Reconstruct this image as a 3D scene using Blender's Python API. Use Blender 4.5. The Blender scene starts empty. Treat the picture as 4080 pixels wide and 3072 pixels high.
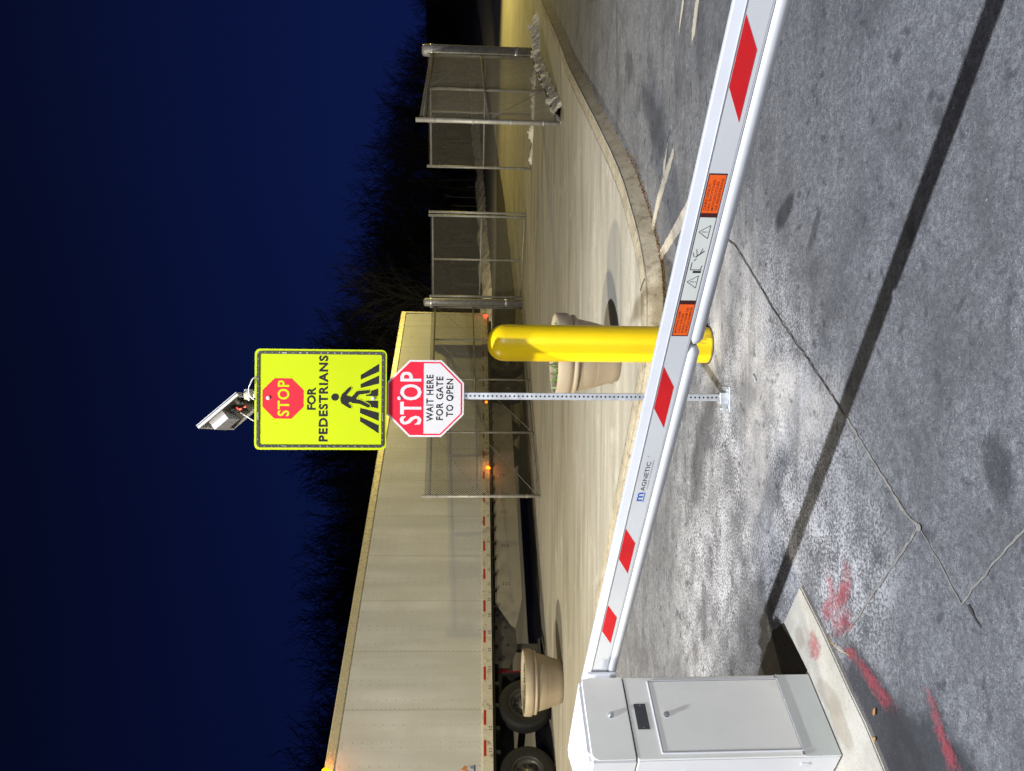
import bpy, bmesh, math, random
from mathutils import Vector, Matrix, noise
random.seed(7)
SC = bpy.context.scene
COL = SC.collection
PI = math.pi
ISL = .02
rad = math.radians

# ------------------------------------------------------------------ camera
# portrait photograph stored on its side: the phone is rolled by 90 degrees
def setup_camera():
    p, r = rad(3.65), rad(.45)
    F = Vector((0, math.cos(p), -math.sin(p)))
    R0 = Vector((1, 0, 0)); U0 = Vector((0, math.sin(p), math.cos(p)))
    R = R0*math.cos(r) + U0*math.sin(r)
    U = U0*math.cos(r) - R0*math.sin(r)
    cd = bpy.data.cameras.new('camera'); cam = bpy.data.objects.new('camera', cd); COL.objects.link(cam)
    X, Y, Z = -U, R, -F
    cam.matrix_world = Matrix(((X.x, Y.x, Z.x, 0), (X.y, Y.y, Z.y, 0), (X.z, Y.z, Z.z, 1.56), (0, 0, 0, 1)))
    cd.sensor_fit = 'HORIZONTAL'; cd.sensor_width = 36; cd.lens = 36*3069/4080
    cd.clip_start = .05; cd.clip_end = 2000
    SC.camera = cam
setup_camera()

# ------------------------------------------------------------------ render, view, world
SC.render.engine = 'CYCLES'
SC.view_settings.view_transform = 'Standard'; SC.view_settings.look = 'None'
SC.view_settings.exposure = 0; SC.view_settings.gamma = 1
SC.cycles.max_bounces = 6

def setup_world():
    w = bpy.data.worlds.new('World'); SC.world = w; w.use_nodes = True
    nt = w.node_tree; nt.nodes.clear(); N = nt.nodes.new; L = nt.links.new
    out = N('ShaderNodeOutputWorld'); bg = N('ShaderNodeBackground'); L(bg.outputs[0], out.inputs[0])
    tc = N('ShaderNodeTexCoord'); sep = N('ShaderNodeSeparateXYZ'); L(tc.outputs['Generated'], sep.inputs[0])
    # twilight: deep blue above the horizon, darker overhead, and darker to the west (left)
    ramp = N('ShaderNodeValToRGB'); L(sep.outputs['Z'], ramp.inputs[0])
    el = ramp.color_ramp.elements
    el[0].position = 0.0; el[0].color = (.0045, .0095, .066, 1)
    el[1].position = 1.0; el[1].color = (.0008, .0012, .004, 1)
    for pos, c in ((.16, (.0040, .0095, .062, 1)), (.30, (.0034, .0072, .047, 1)), (.46, (.0026, .0050, .026, 1)), (.62, (.0015, .0026, .011, 1))):
        e = el.new(pos); e.color = c
    az = N('ShaderNodeMapRange'); L(sep.outputs['X'], az.inputs[0])
    az.inputs[1].default_value = -.6; az.inputs[2].default_value = .25
    az.inputs[3].default_value = .55; az.inputs[4].default_value = 1.0
    mul = N('ShaderNodeVectorMath'); mul.operation = 'SCALE'
    L(ramp.outputs[0], mul.inputs[0]); L(az.outputs[0], mul.inputs['Scale'])
    L(mul.outputs[0], bg.inputs[0]); bg.inputs[1].default_value = .85
setup_world()

# ------------------------------------------------------------------ lamps of the yard (outside the frame), plus an added fill spot
def lamp(name, loc, color, watts, radius=.12, spot=None, target=None):
    ld = bpy.data.lights.new(name, 'SPOT' if spot else 'POINT'); ld.energy = watts; ld.color = color; ld.shadow_soft_size = radius
    o = bpy.data.objects.new(name, ld); COL.objects.link(o); o.location = loc
    if spot:
        ld.spot_size = rad(spot); ld.spot_blend = .6
        o.rotation_euler = (Vector(target)-Vector(loc)).to_track_quat('-Z', 'Y').to_euler()
    return o
lamp('gate_light', (-2.71, -.86, 11.4), (.90, .94, 1.0), 10300, .12, 62, (-.2, 2.9, 0))
lamp('wall_light', (2.6, -8.5, 4.9), (.95, .96, 1.0), 2750, 1.7)
lamp('yard_light_near', (-6.5, -1.0, 9.5), (1, .91, .72), 9500, .25, 86, (-.5, 18, 0))
lamp('yard_light_far', (-13, 3.6, 9.5), (1, .90, .66), 13500, .25, 92, (1, 21, 0))
lamp('street_light_right', (26, 34, 9.0), (1, .80, .22), 17000, .25, 110, (17, 34, 0))
lamp('snow_fill_spot', (9, 46, 10.0), (1, .86, .48), 7000, .25, 96, (11, 62, 0))  # unseen spot added to brighten the snow bank and road

# ------------------------------------------------------------------ node helpers
def mat(name):
    m = bpy.data.materials.new(name); m.use_nodes = True
    nt = m.node_tree; b = nt.nodes['Principled BSDF']
    return m, nt, b
def setb(b, **k):
    names = dict(color='Base Color', rough='Roughness', metal='Metallic', spec='Specular IOR Level', coat='Coat Weight', emit='Emission Color', estr='Emission Strength')
    for a, v in k.items():
        b.inputs[names[a]].default_value = (v[0], v[1], v[2], 1) if isinstance(v, tuple) else v
def coord(nt, scale=(1, 1, 1), loc=(0, 0, 0), rot=(0, 0, 0)):
    tc = nt.nodes.new('ShaderNodeTexCoord'); mp = nt.nodes.new('ShaderNodeMapping')
    nt.links.new(tc.outputs['Object'], mp.inputs[0])
    mp.inputs['Scale'].default_value = scale; mp.inputs['Location'].default_value = loc; mp.inputs['Rotation'].default_value = rot
    return mp.outputs[0]
def nz(nt, vec, scale, detail=4, rough=.55, dist=0):
    n = nt.nodes.new('ShaderNodeTexNoise'); nt.links.new(vec, n.inputs['Vector'])
    n.inputs['Scale'].default_value = scale; n.inputs['Detail'].default_value = detail
    n.inputs['Roughness'].default_value = rough; n.inputs['Distortion'].default_value = dist
    return n.outputs['Fac']
def rmp(nt, fac, lo, hi, a=0., b=1.):
    m = nt.nodes.new('ShaderNodeMapRange'); nt.links.new(fac, m.inputs[0])
    m.inputs[1].default_value = lo; m.inputs[2].default_value = hi; m.inputs[3].default_value = a; m.inputs[4].default_value = b
    return m.outputs[0]
def mth(nt, op, a, b=None):
    m = nt.nodes.new('ShaderNodeMath'); m.operation = op; m.use_clamp = False
    for i, v in enumerate((a, b)):
        if v is None: continue
        if isinstance(v, (int, float)): m.inputs[i].default_value = v
        else: nt.links.new(v, m.inputs[i])
    return m.outputs[0]
def mix(nt, fac, a, b):
    m = nt.nodes.new('ShaderNodeMix'); m.data_type = 'RGBA'
    if isinstance(fac, (int, float)): m.inputs[0].default_value = fac
    else: nt.links.new(fac, m.inputs[0])
    for i, v in ((6, a), (7, b)):
        if isinstance(v, tuple): m.inputs[i].default_value = (v[0], v[1], v[2], 1)
        else: nt.links.new(v, m.inputs[i])
    return m.outputs[2]
def bump(nt, b, h, strength=.3, dist=.01):
    n = nt.nodes.new('ShaderNodeBump'); n.inputs['Strength'].default_value = strength; n.inputs['Distance'].default_value = dist
    nt.links.new(h, n.inputs['Height']); nt.links.new(n.outputs[0], b.inputs['Normal'])
def blob(nt, vec, cx, cy, rx, ry, ang=0, soft=.6, wob=None):
    """1 inside an ellipse on the ground, fading out at its rim (wob: noise that makes the rim irregular)"""
    mp = nt.nodes.new('ShaderNodeMapping'); mp.vector_type = 'TEXTURE'
    nt.links.new(vec, mp.inputs[0]); mp.inputs['Location'].default_value = (cx, cy, 0)
    mp.inputs['Rotation'].default_value = (0, 0, rad(ang)); mp.inputs['Scale'].default_value = (rx, ry, 1000)
    ln = nt.nodes.new('ShaderNodeVectorMath'); ln.operation = 'LENGTH'; nt.links.new(mp.outputs[0], ln.inputs[0])
    d = ln.outputs['Value']
    if wob is not None: d = mth(nt, 'ADD', d, mth(nt, 'MULTIPLY', mth(nt, 'SUBTRACT', wob, .5), 1.3))
    m = rmp(nt, d, 1-soft*.5, 1+soft*.5, 1, 0)
    return m
def simple(name, color, rough=.5, metal=0, var=.12, scale=6, bmp=.0, bscale=60, spec=.5, dirt=None):
    """painted or plain surface with a little tonal variation, wear and grain"""
    m, nt, b = mat(name); v = coord(nt)
    n = nz(nt, v, scale, 5)
    f = rmp(nt, n, .3, .7, 1-var, 1+var*.6)
    c = nt.nodes.new('ShaderNodeVectorMath'); c.operation = 'SCALE'; c.inputs[0].default_value = color; nt.links.new(f, c.inputs['Scale'])
    col = c.outputs[0]
    if dirt:
        dn = nz(nt, v, dirt[1], 6, .65)
        col = mix(nt, rmp(nt, dn, dirt[2], dirt[2]+.14, 0, dirt[3]), col, dirt[0])
    nt.links.new(col, b.inputs['Base Color'])
    setb(b, rough=rough, metal=metal, spec=spec)
    nt.links.new(rmp(nt, nz(nt, v, scale*3, 4), .3, .7, rough*.85, min(1, rough*1.15)), b.inputs['Roughness'])
    if bmp: bump(nt, b, nz(nt, v, bscale, 3), bmp, .004)
    return m
def emis(name, color, strength):
    m, nt, b = mat(name); setb(b, color=color, emit=color, estr=strength, rough=.3)
    return m

M = {}
def asphalt_mat():
    m, nt, b = mat('worn_asphalt'); v = coord(nt)
    big = nz(nt, v, .7, 4); med = nz(nt, v, 5, 6, .65); fine = nz(nt, v, 70, 4, .75); fine2 = nz(nt, coord(nt, loc=(3, 9, 0)), 170, 3, .7)
    base = mix(nt, rmp(nt, med, .33, .68), (.108, .110, .122), (.190, .193, .210))
    base = mix(nt, rmp(nt, big, .35, .65), base, (.150, .152, .162))
    # grit: dark binder and pale stones
    base = mix(nt, rmp(nt, fine, .40, .52, .65, 0), base, (.040, .041, .047))
    base = mix(nt, rmp(nt, fine2, .53, .66, 0, .70), base, (.37, .38, .41))
    mott = nz(nt, coord(nt, loc=(2, 3, 0)), 28, 5, .8)
    base = mix(nt, rmp(nt, mott, .40, .56, .50, 0), base, (.062, .065, .075))
    base = mix(nt, rmp(nt, mott, .54, .66, 0, .55), base, (.26, .265, .285))
    # dried road salt lying on the stones, thick near the sign and thin to the left
    wob = nz(nt, v, 2.6, 5, .6)
    wob2 = nz(nt, coord(nt, loc=(5, 2, 0)), 7, 6, .7)
    def mx(*a):
        r = a[0]
        for q in a[1:]: r = mth(nt, 'MAXIMUM', r, q)
        return r
    s1 = blob(nt, v, -.05, 4.05, .66, .20, 8, 1.0, wob2)
    s2 = blob(nt, v, -.12, 3.45, .16, .30, 10, .9, wob2)
    s3 = blob(nt, v, .62, 4.62, .60, .16, -12, 1.1, wob2)
    s5 = blob(nt, v, -.02, 3.75, .14, .45, -4, 1.0, wob2)
    thick = mx(s1, s2, s3, s5)
    wide = mx(blob(nt, v, -.35, 3.95, .85, .75, 20, 1.1, wob), blob(nt, v, -1.2, 4.4, 1.2, 1.0, 0, 1.1, wob), blob(nt, v, -.75, 3.1, .3, .35, 0, 1.0, wob))
    speck = rmp(nt, mth(nt, 'ADD', fine, mth(nt, 'MULTIPLY', med, .5)), .70, .84)
    spk = mth(nt, 'MULTIPLY', speck, wide)
    base = mix(nt, mth(nt, 'MULTIPLY', spk, .72), base, (.60, .60, .63))
    tk = mth(nt, 'MULTIPLY', thick, rmp(nt, fine, .30, .58, .35, .95))
    base = mix(nt, mth(nt, 'MULTIPLY', tk, .85), base, (.52, .50, .49))
    # swept streaks between the boom and the kerb
    st = nz(nt, coord(nt, scale=(1.0, 5.0, 1), rot=(0, 0, rad(18))), 1.3, 5, .6)
    base = mix(nt, mth(nt, 'MULTIPLY', rmp(nt, st, .52, .70, 0, .40), blob(nt, v, -.5, 4.8, 2.4, 1.2, 0, .8)), base, (.30, .29, .28))
    # wet or oily dark spots
    for (cx, cy, rx, ry, ang, k) in ((.862, 3.66, .055, .115, 30, 1.0), (.70, 3.35, .030, .11, 55, .6), (-.235, 2.15, .10, .06, 20, .70),
                                     (-.62, 2.78, .05, .05, 0, .5), (.55, 2.60, .03, .02, 0, .5), (1.2, 2.7, .03, .03, 0, .5), (1.02, 3.1, .03, .02, 0, .5), (.9, 2.45, .035, .03, 0, .5),
                                     (-1.25, 2.74, .13, .36, -25, .85), (-1.30, 2.42, .22, .34, -25, .85), (-1.05, 3.0, .05, .18, -10, .6), (2.3, 6.5, .15, .6, -40, .5), (3.2, 7.6, .12, .3, -40, .5)):
        base = mix(nt, mth(nt, 'MULTIPLY', blob(nt, v, cx, cy, rx, ry, ang, .5, med), k), base, (.022, .023, .028))
    dots = nz(nt, coord(nt, loc=(1, 7, 0)), 13, 3, .5)
    base = mix(nt, rmp(nt, dots, .60, .70, 0, .68), base, (.035, .037, .046))
    pat = nz(nt, coord(nt, loc=(8, 2, 0)), 1.7, 5, .65, .5)
    base = mix(nt, rmp(nt, pat, .46, .66, 0, .62), base, (.060, .060, .066))
    trk = nz(nt, coord(nt, scale=(.35, 2.4, 1), rot=(0, 0, rad(-38)), loc=(2, 6, 0)), 1.4, 5, .6, .5)
    base = mix(nt, rmp(nt, trk, .54, .70, 0, .55), base, (.045, .046, .052))
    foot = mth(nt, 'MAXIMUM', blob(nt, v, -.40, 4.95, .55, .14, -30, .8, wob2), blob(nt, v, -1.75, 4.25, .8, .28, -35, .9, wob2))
    base = mix(nt, mth(nt, 'MULTIPLY', foot, .72), base, (.030, .030, .034))  # shade under the boom and beside the cabinet, painted onto the asphalt
    nt.links.new(base, b.inputs['Base Color'])
    nt.links.new(rmp(nt, med, .3, .7, .55, .85), b.inputs['Roughness'])
    setb(b, spec=.45)
    h = mth(nt, 'ADD', fine, mth(nt, 'MULTIPLY', fine2, .6))
    bump(nt, b, h, .75, .006)
    return m
M['asphalt'] = asphalt_mat()

def yard_mat():
    m, nt, b = mat('concrete_yard'); v = coord(nt)
    a = nz(nt, v, .35, 6, .6); c = nz(nt, coord(nt, scale=(.35, 2.2, 1), rot=(0, 0, rad(-10))), 1.2, 6, .62); f = nz(nt, v, 45, 4, .7)
    base = mix(nt, rmp(nt, c, .35, .68), (.22, .205, .170), (.39, .37, .32))
    k1 = nz(nt, coord(nt, scale=(.25, 3.0, 1), rot=(0, 0, rad(-26)), loc=(7, 3, 0)), 1.5, 5, .6, .4)
    base = mix(nt, rmp(nt, k1, .50, .66, 0, .55), base, (.20, .185, .155))
    g1 = nz(nt, v, 9, 6, .7)
    base = mix(nt, rmp(nt, g1, .55, .72, 0, .35), base, (.17, .155, .125))
    base = mix(nt, rmp(nt, a, .42, .64, 0, .7), base, (.33, .31, .27))
    base = mix(nt, rmp(nt, f, .38, .5, .35, 0), base, (.20, .185, .155))
    d = nz(nt, coord(nt, loc=(4, 4, 0)), 1.6, 6, .6)
    base = mix(nt, rmp(nt, d, .60, .72, 0, .45), base, (.50, .49, .46))
    base = mix(nt, rmp(nt, nz(nt, coord(nt, loc=(9, 1, 0), scale=(1, 3, 1)), .8, 5), .60, .72, 0, .4), base, (.19, .17, .14))
    nt.links.new(base, b.inputs['Base Color']); setb(b, rough=.82, spec=.3)
    bump(nt, b, f, .35, .006)
    return m
M['yard'] = yard_mat()
def kerb_mat():
    m, nt, b = mat('kerb_concrete'); v = coord(nt)
    c = nz(nt, v, 4, 6, .65); f = nz(nt, v, 60, 4, .7)
    base = mix(nt, rmp(nt, c, .35, .65), (.25, .22, .165), (.37, .335, .26))
    base = mix(nt, rmp(nt, f, .36, .5, .6, 0), base, (.24, .18, .10))
    base = mix(nt, rmp(nt, nz(nt, v, 14, 6, .7), .52, .66, 0, .7), base, (.12, .095, .06))
    nt.links.new(base, b.inputs['Base Color']); setb(b, rough=.9, spec=.2)
    bump(nt, b, f, .6, .01)
    return m
M['kerb'] = kerb_mat()
def island_mat():
    m, nt, b = mat('island_concrete'); v = coord(nt)
    c = nz(nt, v, 5, 6, .6); f = nz(nt, v, 90, 4, .7)
    base = mix(nt, rmp(nt, c, .35, .65), (.34, .32, .28), (.46, .44, .395))
    base = mix(nt, rmp(nt, f, .36, .46, .4, 0), base, (.22, .20, .165))
    base = mix(nt, mth(nt, 'MULTIPLY', blob(nt, v, -1.293, 3.14, .05, .10, -10, .3, c), .65), base, (.26, .23, .19))
    base = mix(nt, mth(nt, 'MULTIPLY', blob(nt, v, -1.37, 3.02, .055, .13, -30, .3, c), .55), base, (.27, .235, .185))
    base = mix(nt, mth(nt, 'MULTIPLY', blob(nt, v, -1.135, 3.42, .055, .05, 0, .3, c), .65), base, (.27, .24, .20))
    nt.links.new(base, b.inputs['Base Color']); setb(b, rough=.85, spec=.25)
    bump(nt, b, f, .35, .005)
    return m
M['island'] = island_mat()
M['red_spray'] = None
def spray_mat(name, color, thr, k=.85):
    m, nt, b = mat(name); v = coord(nt)
    n = nz(nt, v, 60, 4, .75); n2 = nz(nt, v, 9, 5, .6)
    nt.links.new(mix(nt, rmp(nt, n2, .3, .7), color, (min(.8, color[0]*1.1), color[1]*1.1, color[2]*1.1)), b.inputs['Base Color']); setb(b, rough=.7)
    tr = nt.nodes.new('ShaderNodeBsdfTransparent'); ms = nt.nodes.new('ShaderNodeMixShader')
    at = nt.nodes.new('ShaderNodeAttribute'); at.attribute_name = 'cover'
    a = mth(nt, 'ADD', mth(nt, 'ADD', n, mth(nt, 'MULTIPLY', n2, .6)), mth(nt, 'MULTIPLY', at.outputs['Fac'], .55))
    nt.links.new(rmp(nt, a, thr, thr+.30, 0, k), ms.inputs[0])
    nt.links.new(tr.outputs[0], ms.inputs[1]); nt.links.new(b.outputs[0], ms.inputs[2])
    nt.links.new(ms.outputs[0], nt.nodes['Material Output'].inputs[0])
    return m
M['red_spray'] = spray_mat('red_spray_paint', (.37, .055, .075), 1.08, .50)
M['worn_white'] = spray_mat('worn_white_paint', (.50, .46, .38), .88, .8)
M['tar'] = simple('crack_filler', (.21, .20, .185), .85, var=.3, scale=30)
M['tar_dark'] = simple('open_crack', (.05, .045, .042), .9, var=.3, scale=30)
M['road'] = simple('dark_road', (.050, .047, .040), .8, var=.25, scale=.6, bmp=.3, bscale=20)
M['field'] = simple('dark_field', (.022, .020, .014), .95, var=.4, scale=.5)
M['snow'] = simple('old_snow', (.55, .50, .40), .8, var=.3, scale=1.1, bmp=.6, bscale=4, dirt=((.10, .09, .06), 1.5, .50, .8))
M['bark'] = simple('bark', (.008, .0065, .005), .9, var=.3, scale=1)
M['bark_pale'] = simple('pale_stems', (.12, .09, .07), .9, var=.3, scale=1)
M['white_paint'] = simple('white_powder_coat', (.62, .63, .66), .34, var=.03, scale=5, bmp=.05, bscale=250)
def cab_mat():
    m, nt, b = mat('cabinet_coat'); v = coord(nt)
    base = mix(nt, rmp(nt, nz(nt, v, 3.0, 4), .35, .65), (.76, .765, .71), (.84, .84, .80))
    dr = nz(nt, coord(nt, scale=(14, 14, 1.1)), 2.2, 5, .6)
    base = mix(nt, rmp(nt, dr, .56, .70, 0, .30), base, (.56, .54, .45))
    sep = nt.nodes.new('ShaderNodeSeparateXYZ'); nt.links.new(v, sep.inputs[0])
    low = rmp(nt, sep.outputs['Z'], .0, .22, 1, 0)
    base = mix(nt, mth(nt, 'MULTIPLY', rmp(nt, nz(nt, v, 38, 6, .75), .48, .62, 0, .6), low), base, (.42, .39, .32))
    nt.links.new(base, b.inputs['Base Color']); nt.links.new(rmp(nt, nz(nt, v, 7, 4), .3, .7, .26, .45), b.inputs['Roughness'])
    bump(nt, b, mth(nt, 'ADD', nz(nt, v, 3.5, 2), mth(nt, 'MULTIPLY', nz(nt, v, 240, 3), .04)), .10, .02); return m
M['cab_paint'] = cab_mat()
M['hood_paint'] = simple('white_hood_coat', (.60, .61, .63), .36, var=.04, scale=6, bmp=.05, bscale=250, dirt=((.46, .42, .30), 9, .66, .25))
M['cab_paint'] = simple('cabinet_coat', (.82, .82, .765), .36, var=.07, scale=3.4, bmp=.04, bscale=250, dirt=((.47, .45, .38), 5, .60, .30))  # the broad tone patches paint in vague reflections
M['arm_white'] = simple('arm_white', (.50, .51, .54), .28, var=.05, scale=7, bmp=.05, bscale=300)
M['arm_face'] = simple('arm_face_film', (.57, .58, .595), .42, var=.06, scale=4, bmp=.08, bscale=400, dirt=((.44, .44, .42), 8, .60, .35))
M['rubber_white'] = simple('white_rubber', (.56, .57, .59), .5, var=.04, scale=8, dirt=((.55, .53, .50), 7, .66, .35))
M['red_film'] = simple('red_film', (.58, .010, .014), .45, var=.10, scale=14, bmp=.1, bscale=500, dirt=((.45, .03, .03), 16, .60, .5))
M['orange'] = simple('orange_label', (.83, .115, .012), .4, var=.06, scale=20)
M['dark_red'] = simple('dark_red_edge', (.06, .008, .008), .5)
M['label_white'] = simple('off_white_label', (.62, .63, .59), .45, var=.04, scale=10)
M['ink'] = simple('black_ink', (.012, .012, .014), .5, var=.1)
M['ink_red'] = simple('dark_ink', (.17, .018, .008), .5)
M['ink_blue'] = simple('blue_ink', (.02, .10, .42), .4)
M['gap'] = simple('dark_gap', (.012, .012, .014), .8)
M['plate'] = simple('dark_plate', (.060, .062, .068), .5, var=.2, scale=40)
M['chrome'] = simple('chrome', (.75, .76, .78), .16, 1, .05)
M['yellow'] = simple('yellow_sleeve', (.86, .60, .003), .30, var=.05, scale=3, bmp=.10, bscale=180, dirt=((.35, .24, .02), 9, .72, .5))
def bollard_mat():
    m, nt, b = mat('yellow_sleeve'); v = coord(nt)
    base = mix(nt, rmp(nt, nz(nt, v, 3, 5), .3, .7), (.84, .57, .004), (.88, .63, .006))
    sep = nt.nodes.new('ShaderNodeSeparateXYZ'); nt.links.new(v, sep.inputs[0])
    low = rmp(nt, sep.outputs['Z'], .02, .30, 1, 0)
    sc = nz(nt, coord(nt, scale=(1, 1, .25)), 26, 6, .7)
    base = mix(nt, mth(nt, 'MULTIPLY', rmp(nt, sc, .56, .66, 0, .75), mth(nt, 'ADD', low, .10)), base, (.16, .12, .03))
    base = mix(nt, rmp(nt, nz(nt, coord(nt, scale=(3, 3, .6), loc=(4, 1, 2)), 5, 6, .7), .62, .68, 0, .28), base, (.50, .36, .05))
    nt.links.new(base, b.inputs['Base Color']); nt.links.new(rmp(nt, sc, .3, .7, .26, .42), b.inputs['Roughness'])
    bump(nt, b, nz(nt, v, 160, 3), .08, .003); return m
M['yellow'] = bollard_mat()
M['galv'] = simple('galvanised_steel', (.52, .55, .60), .42, .55, var=.22, scale=25, bmp=.05, bscale=150)
M['galv_dull'] = simple('dull_galvanised', (.33, .33, .32), .55, .35, var=.25, scale=9)
M['mesh_wire'] = simple('mesh_wire', (.20, .19, .16), .6, .3, var=.25, scale=9)
M['mesh_dark'] = simple('shaded_wire', (.045, .042, .030), .7, .0, var=.25, scale=9)  # same wire, shade put into its colour so it shows against the trailer
M['sign_yellow'] = simple('fluorescent_sign', (.345, .425, .0015), .62, var=.025, scale=5, spec=.15)
M['sign_red'] = simple('sign_red', (.50, .012, .035), .6, var=.04, scale=8, spec=.15)
M['sign_red_dark'] = simple('printed_red', (.42, .014, .028), .5, var=.05, scale=8, spec=.15)
M['sign_white'] = simple('sign_white', (.46, .46, .49), .62, var=.03, scale=8, dirt=((.50, .50, .48), 14, .68, .6), spec=.15)
M['sign_ink'] = simple('sign_black', (.012, .012, .013), .6, spec=.15)
M['channel'] = simple('lamp_channel', (.014, .015, .013), .45, var=.5, scale=25)
M['lens'] = simple('clear_lens', (.24, .25, .22), .12, .2, .4, 90)
M['panel_back'] = simple('panel_back', (.11, .105, .085), .5, var=.2, scale=30)
M['alu'] = simple('aluminium', (.55, .55, .57), .38, .5, .1, 20)
M['box_grey'] = simple('grey_plastic', (.42, .42, .45), .5)
M['cable_white'] = simple('white_cable', (.62, .60, .55), .4)
M['wire_red'] = simple('red_wire', (.62, .06, .03), .4)
M['pot'] = simple('beige_planter', (.25, .205, .15), .62, var=.10, scale=5, bmp=.15, bscale=120, dirt=((.30, .25, .18), 6, .64, .4))
M['soil'] = simple('soil', (.055, .042, .025), .95, var=.4, scale=30, bmp=.8, bscale=40)
M['leaf'] = simple('leaf', (.10, .18, .04), .6, var=.3, scale=30)
M['dead_leaf'] = simple('dead_leaf', (.42, .19, .05), .7, var=.3, scale=30)
M['straw'] = simple('straw', (.55, .40, .12), .6)
M['tyre'] = simple('tyre_rubber', (.005, .005, .0048), .75, var=.25, scale=6, bmp=.2, bscale=60)
M['rim'] = simple('steel_rim', (.055, .053, .048), .45, .3, .25, 8)
M['hub'] = simple('hub', (.17, .16, .135), .35, .4, .2, 10)
M['frame_dark'] = simple('chassis', (.008, .008, .008), .6, var=.3, scale=4)
M['skirt'] = simple('skirt_panel', (.27, .25, .20), .5, var=.12, scale=1.5, dirt=((.12, .11, .09), 1.6, .55, .45))
M['rail_dirty'] = simple('bottom_rail', (.60, .56, .44), .45, var=.10, scale=3, dirt=((.17, .15, .07), 7, .54, .75))
M['rail_top'] = simple('top_rail', (.70, .63, .40), .28, .35, .08, 4)
M['tape_red'] = simple('red_tape', (.42, .022, .012), .4, var=.2, scale=40)
M['tape_white'] = simple('white_tape', (.60, .57, .46), .4, var=.25, scale=14, dirt=((.20, .18, .09), 9, .5, .7))
M['brace_red'] = simple('red_brace', (.55, .008, .016), .5)
M['decal_o'] = simple('orange_decal', (.55, .22, .10), .4)
M['amber'] = emis('amber_lamp', (1, .20, .003), 5)
M['red_lamp'] = emis('red_lamp', (1, .045, .02), 9)
def trailer_skin():
    m, nt, b = mat('trailer_skin'); v = coord(nt)
    a = nz(nt, coord(nt, scale=(1, 1, .12)), 2.4, 5, .6); c = nz(nt, v, .9, 5)
    base = mix(nt, rmp(nt, a, .38, .68), (.50, .50, .46), (.64, .64, .60))
    base = mix(nt, rmp(nt, c, .45, .62, 0, .5), base, (.50, .48, .42))
    # vertical joints between the sheets, a shade darker and slightly proud
    sep = nt.nodes.new('ShaderNodeSeparateXYZ'); nt.links.new(v, sep.inputs[0])
    x = sep.outputs['X']
    fr = mth(nt, 'FRACT', mth(nt, 'DIVIDE', mth(nt, 'ADD', x, .14), 1.235))
    j = mth(nt, 'SUBTRACT', 1, rmp(nt, fr, 0, .022))
    base = mix(nt, mth(nt, 'MULTIPLY', j, .60), base, (.33, .31, .24))
    nt.links.new(base, b.inputs['Base Color']); setb(b, rough=.38, spec=.5)
    bump(nt, b, mth(nt, 'ADD', mth(nt, 'MULTIPLY', j, .4), mth(nt, 'MULTIPLY', c, 1.0)), .25, .02)
    return m
M['trailer'] = trailer_skin()

# ------------------------------------------------------------------ mesh helpers
def new_obj(name, bm, material, parent=None, smooth=False, loc=None):
    me = bpy.data.meshes.new(name); bm.normal_update(); bm.to_mesh(me); bm.free()
    if smooth:
        for p in me.polygons: p.use_smooth = True
    for mm in (material if isinstance(material, (list, tuple)) else [material]): me.materials.append(mm)
    o = bpy.data.objects.new(name, me); COL.objects.link(o)
    if parent is not None: o.parent = parent
    if loc is not None: o.location = loc
    return o
def split_obj(name, bm, material, parent=None, smooth=False):
    """every loose piece of bm becomes an object of its own"""
    seen = set(); out = []
    bm.verts.ensure_lookup_table()
    for v in bm.verts:
        if v in seen: continue
        st = [v]; isl_ = set([v])
        while st:
            q = st.pop()
            for e in q.link_edges:
                w = e.other_vert(q)
                if w not in isl_: isl_.add(w); st.append(w)
        seen |= isl_; nb = BM(); mp = {q: nb.verts.new(q.co) for q in isl_}
        for f in {f for q in isl_ for f in q.link_faces}:
            nf = nb.faces.new([mp[q] for q in f.verts]); nf.smooth = f.smooth
        out.append(new_obj(name, nb, material, parent, smooth))
    bm.free(); return out
def thing(name, label, cat, loc=(0, 0, 0), rotz=0, group=None):
    o = bpy.data.objects.new(name, None); COL.objects.link(o); o.empty_display_size = .2
    o.location = loc; o.rotation_euler = (0, 0, rotz); tag(o, label, cat, group)
    return o
def tag(o, label, cat, group=None):
    o['label'] = label; o['category'] = cat
    if group: o['group'] = group
    return o
def struct(o, kind='structure'):
    o['kind'] = kind; return o
def BM(): return bmesh.new()
def box(bm, lo, hi, mi=0, bev=0):
    xs = (lo[0], hi[0]); ys = (lo[1], hi[1]); zs = (lo[2], hi[2])
    v = [bm.verts.new((x, y, z)) for z in zs for y in ys for x in xs]
    fs = [bm.faces.new([v[i] for i in q]) for q in ((0, 2, 3, 1), (4, 5, 7, 6), (0, 1, 5, 4), (2, 6, 7, 3), (0, 4, 6, 2), (1, 3, 7, 5))]
    for f in fs: f.material_index = mi
    if bev:
        es = list({e for f in fs for e in f.edges})
        bmesh.ops.bevel(bm, geom=es, offset=bev, segments=3, affect='EDGES', profile=.5)
    return fs
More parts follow.
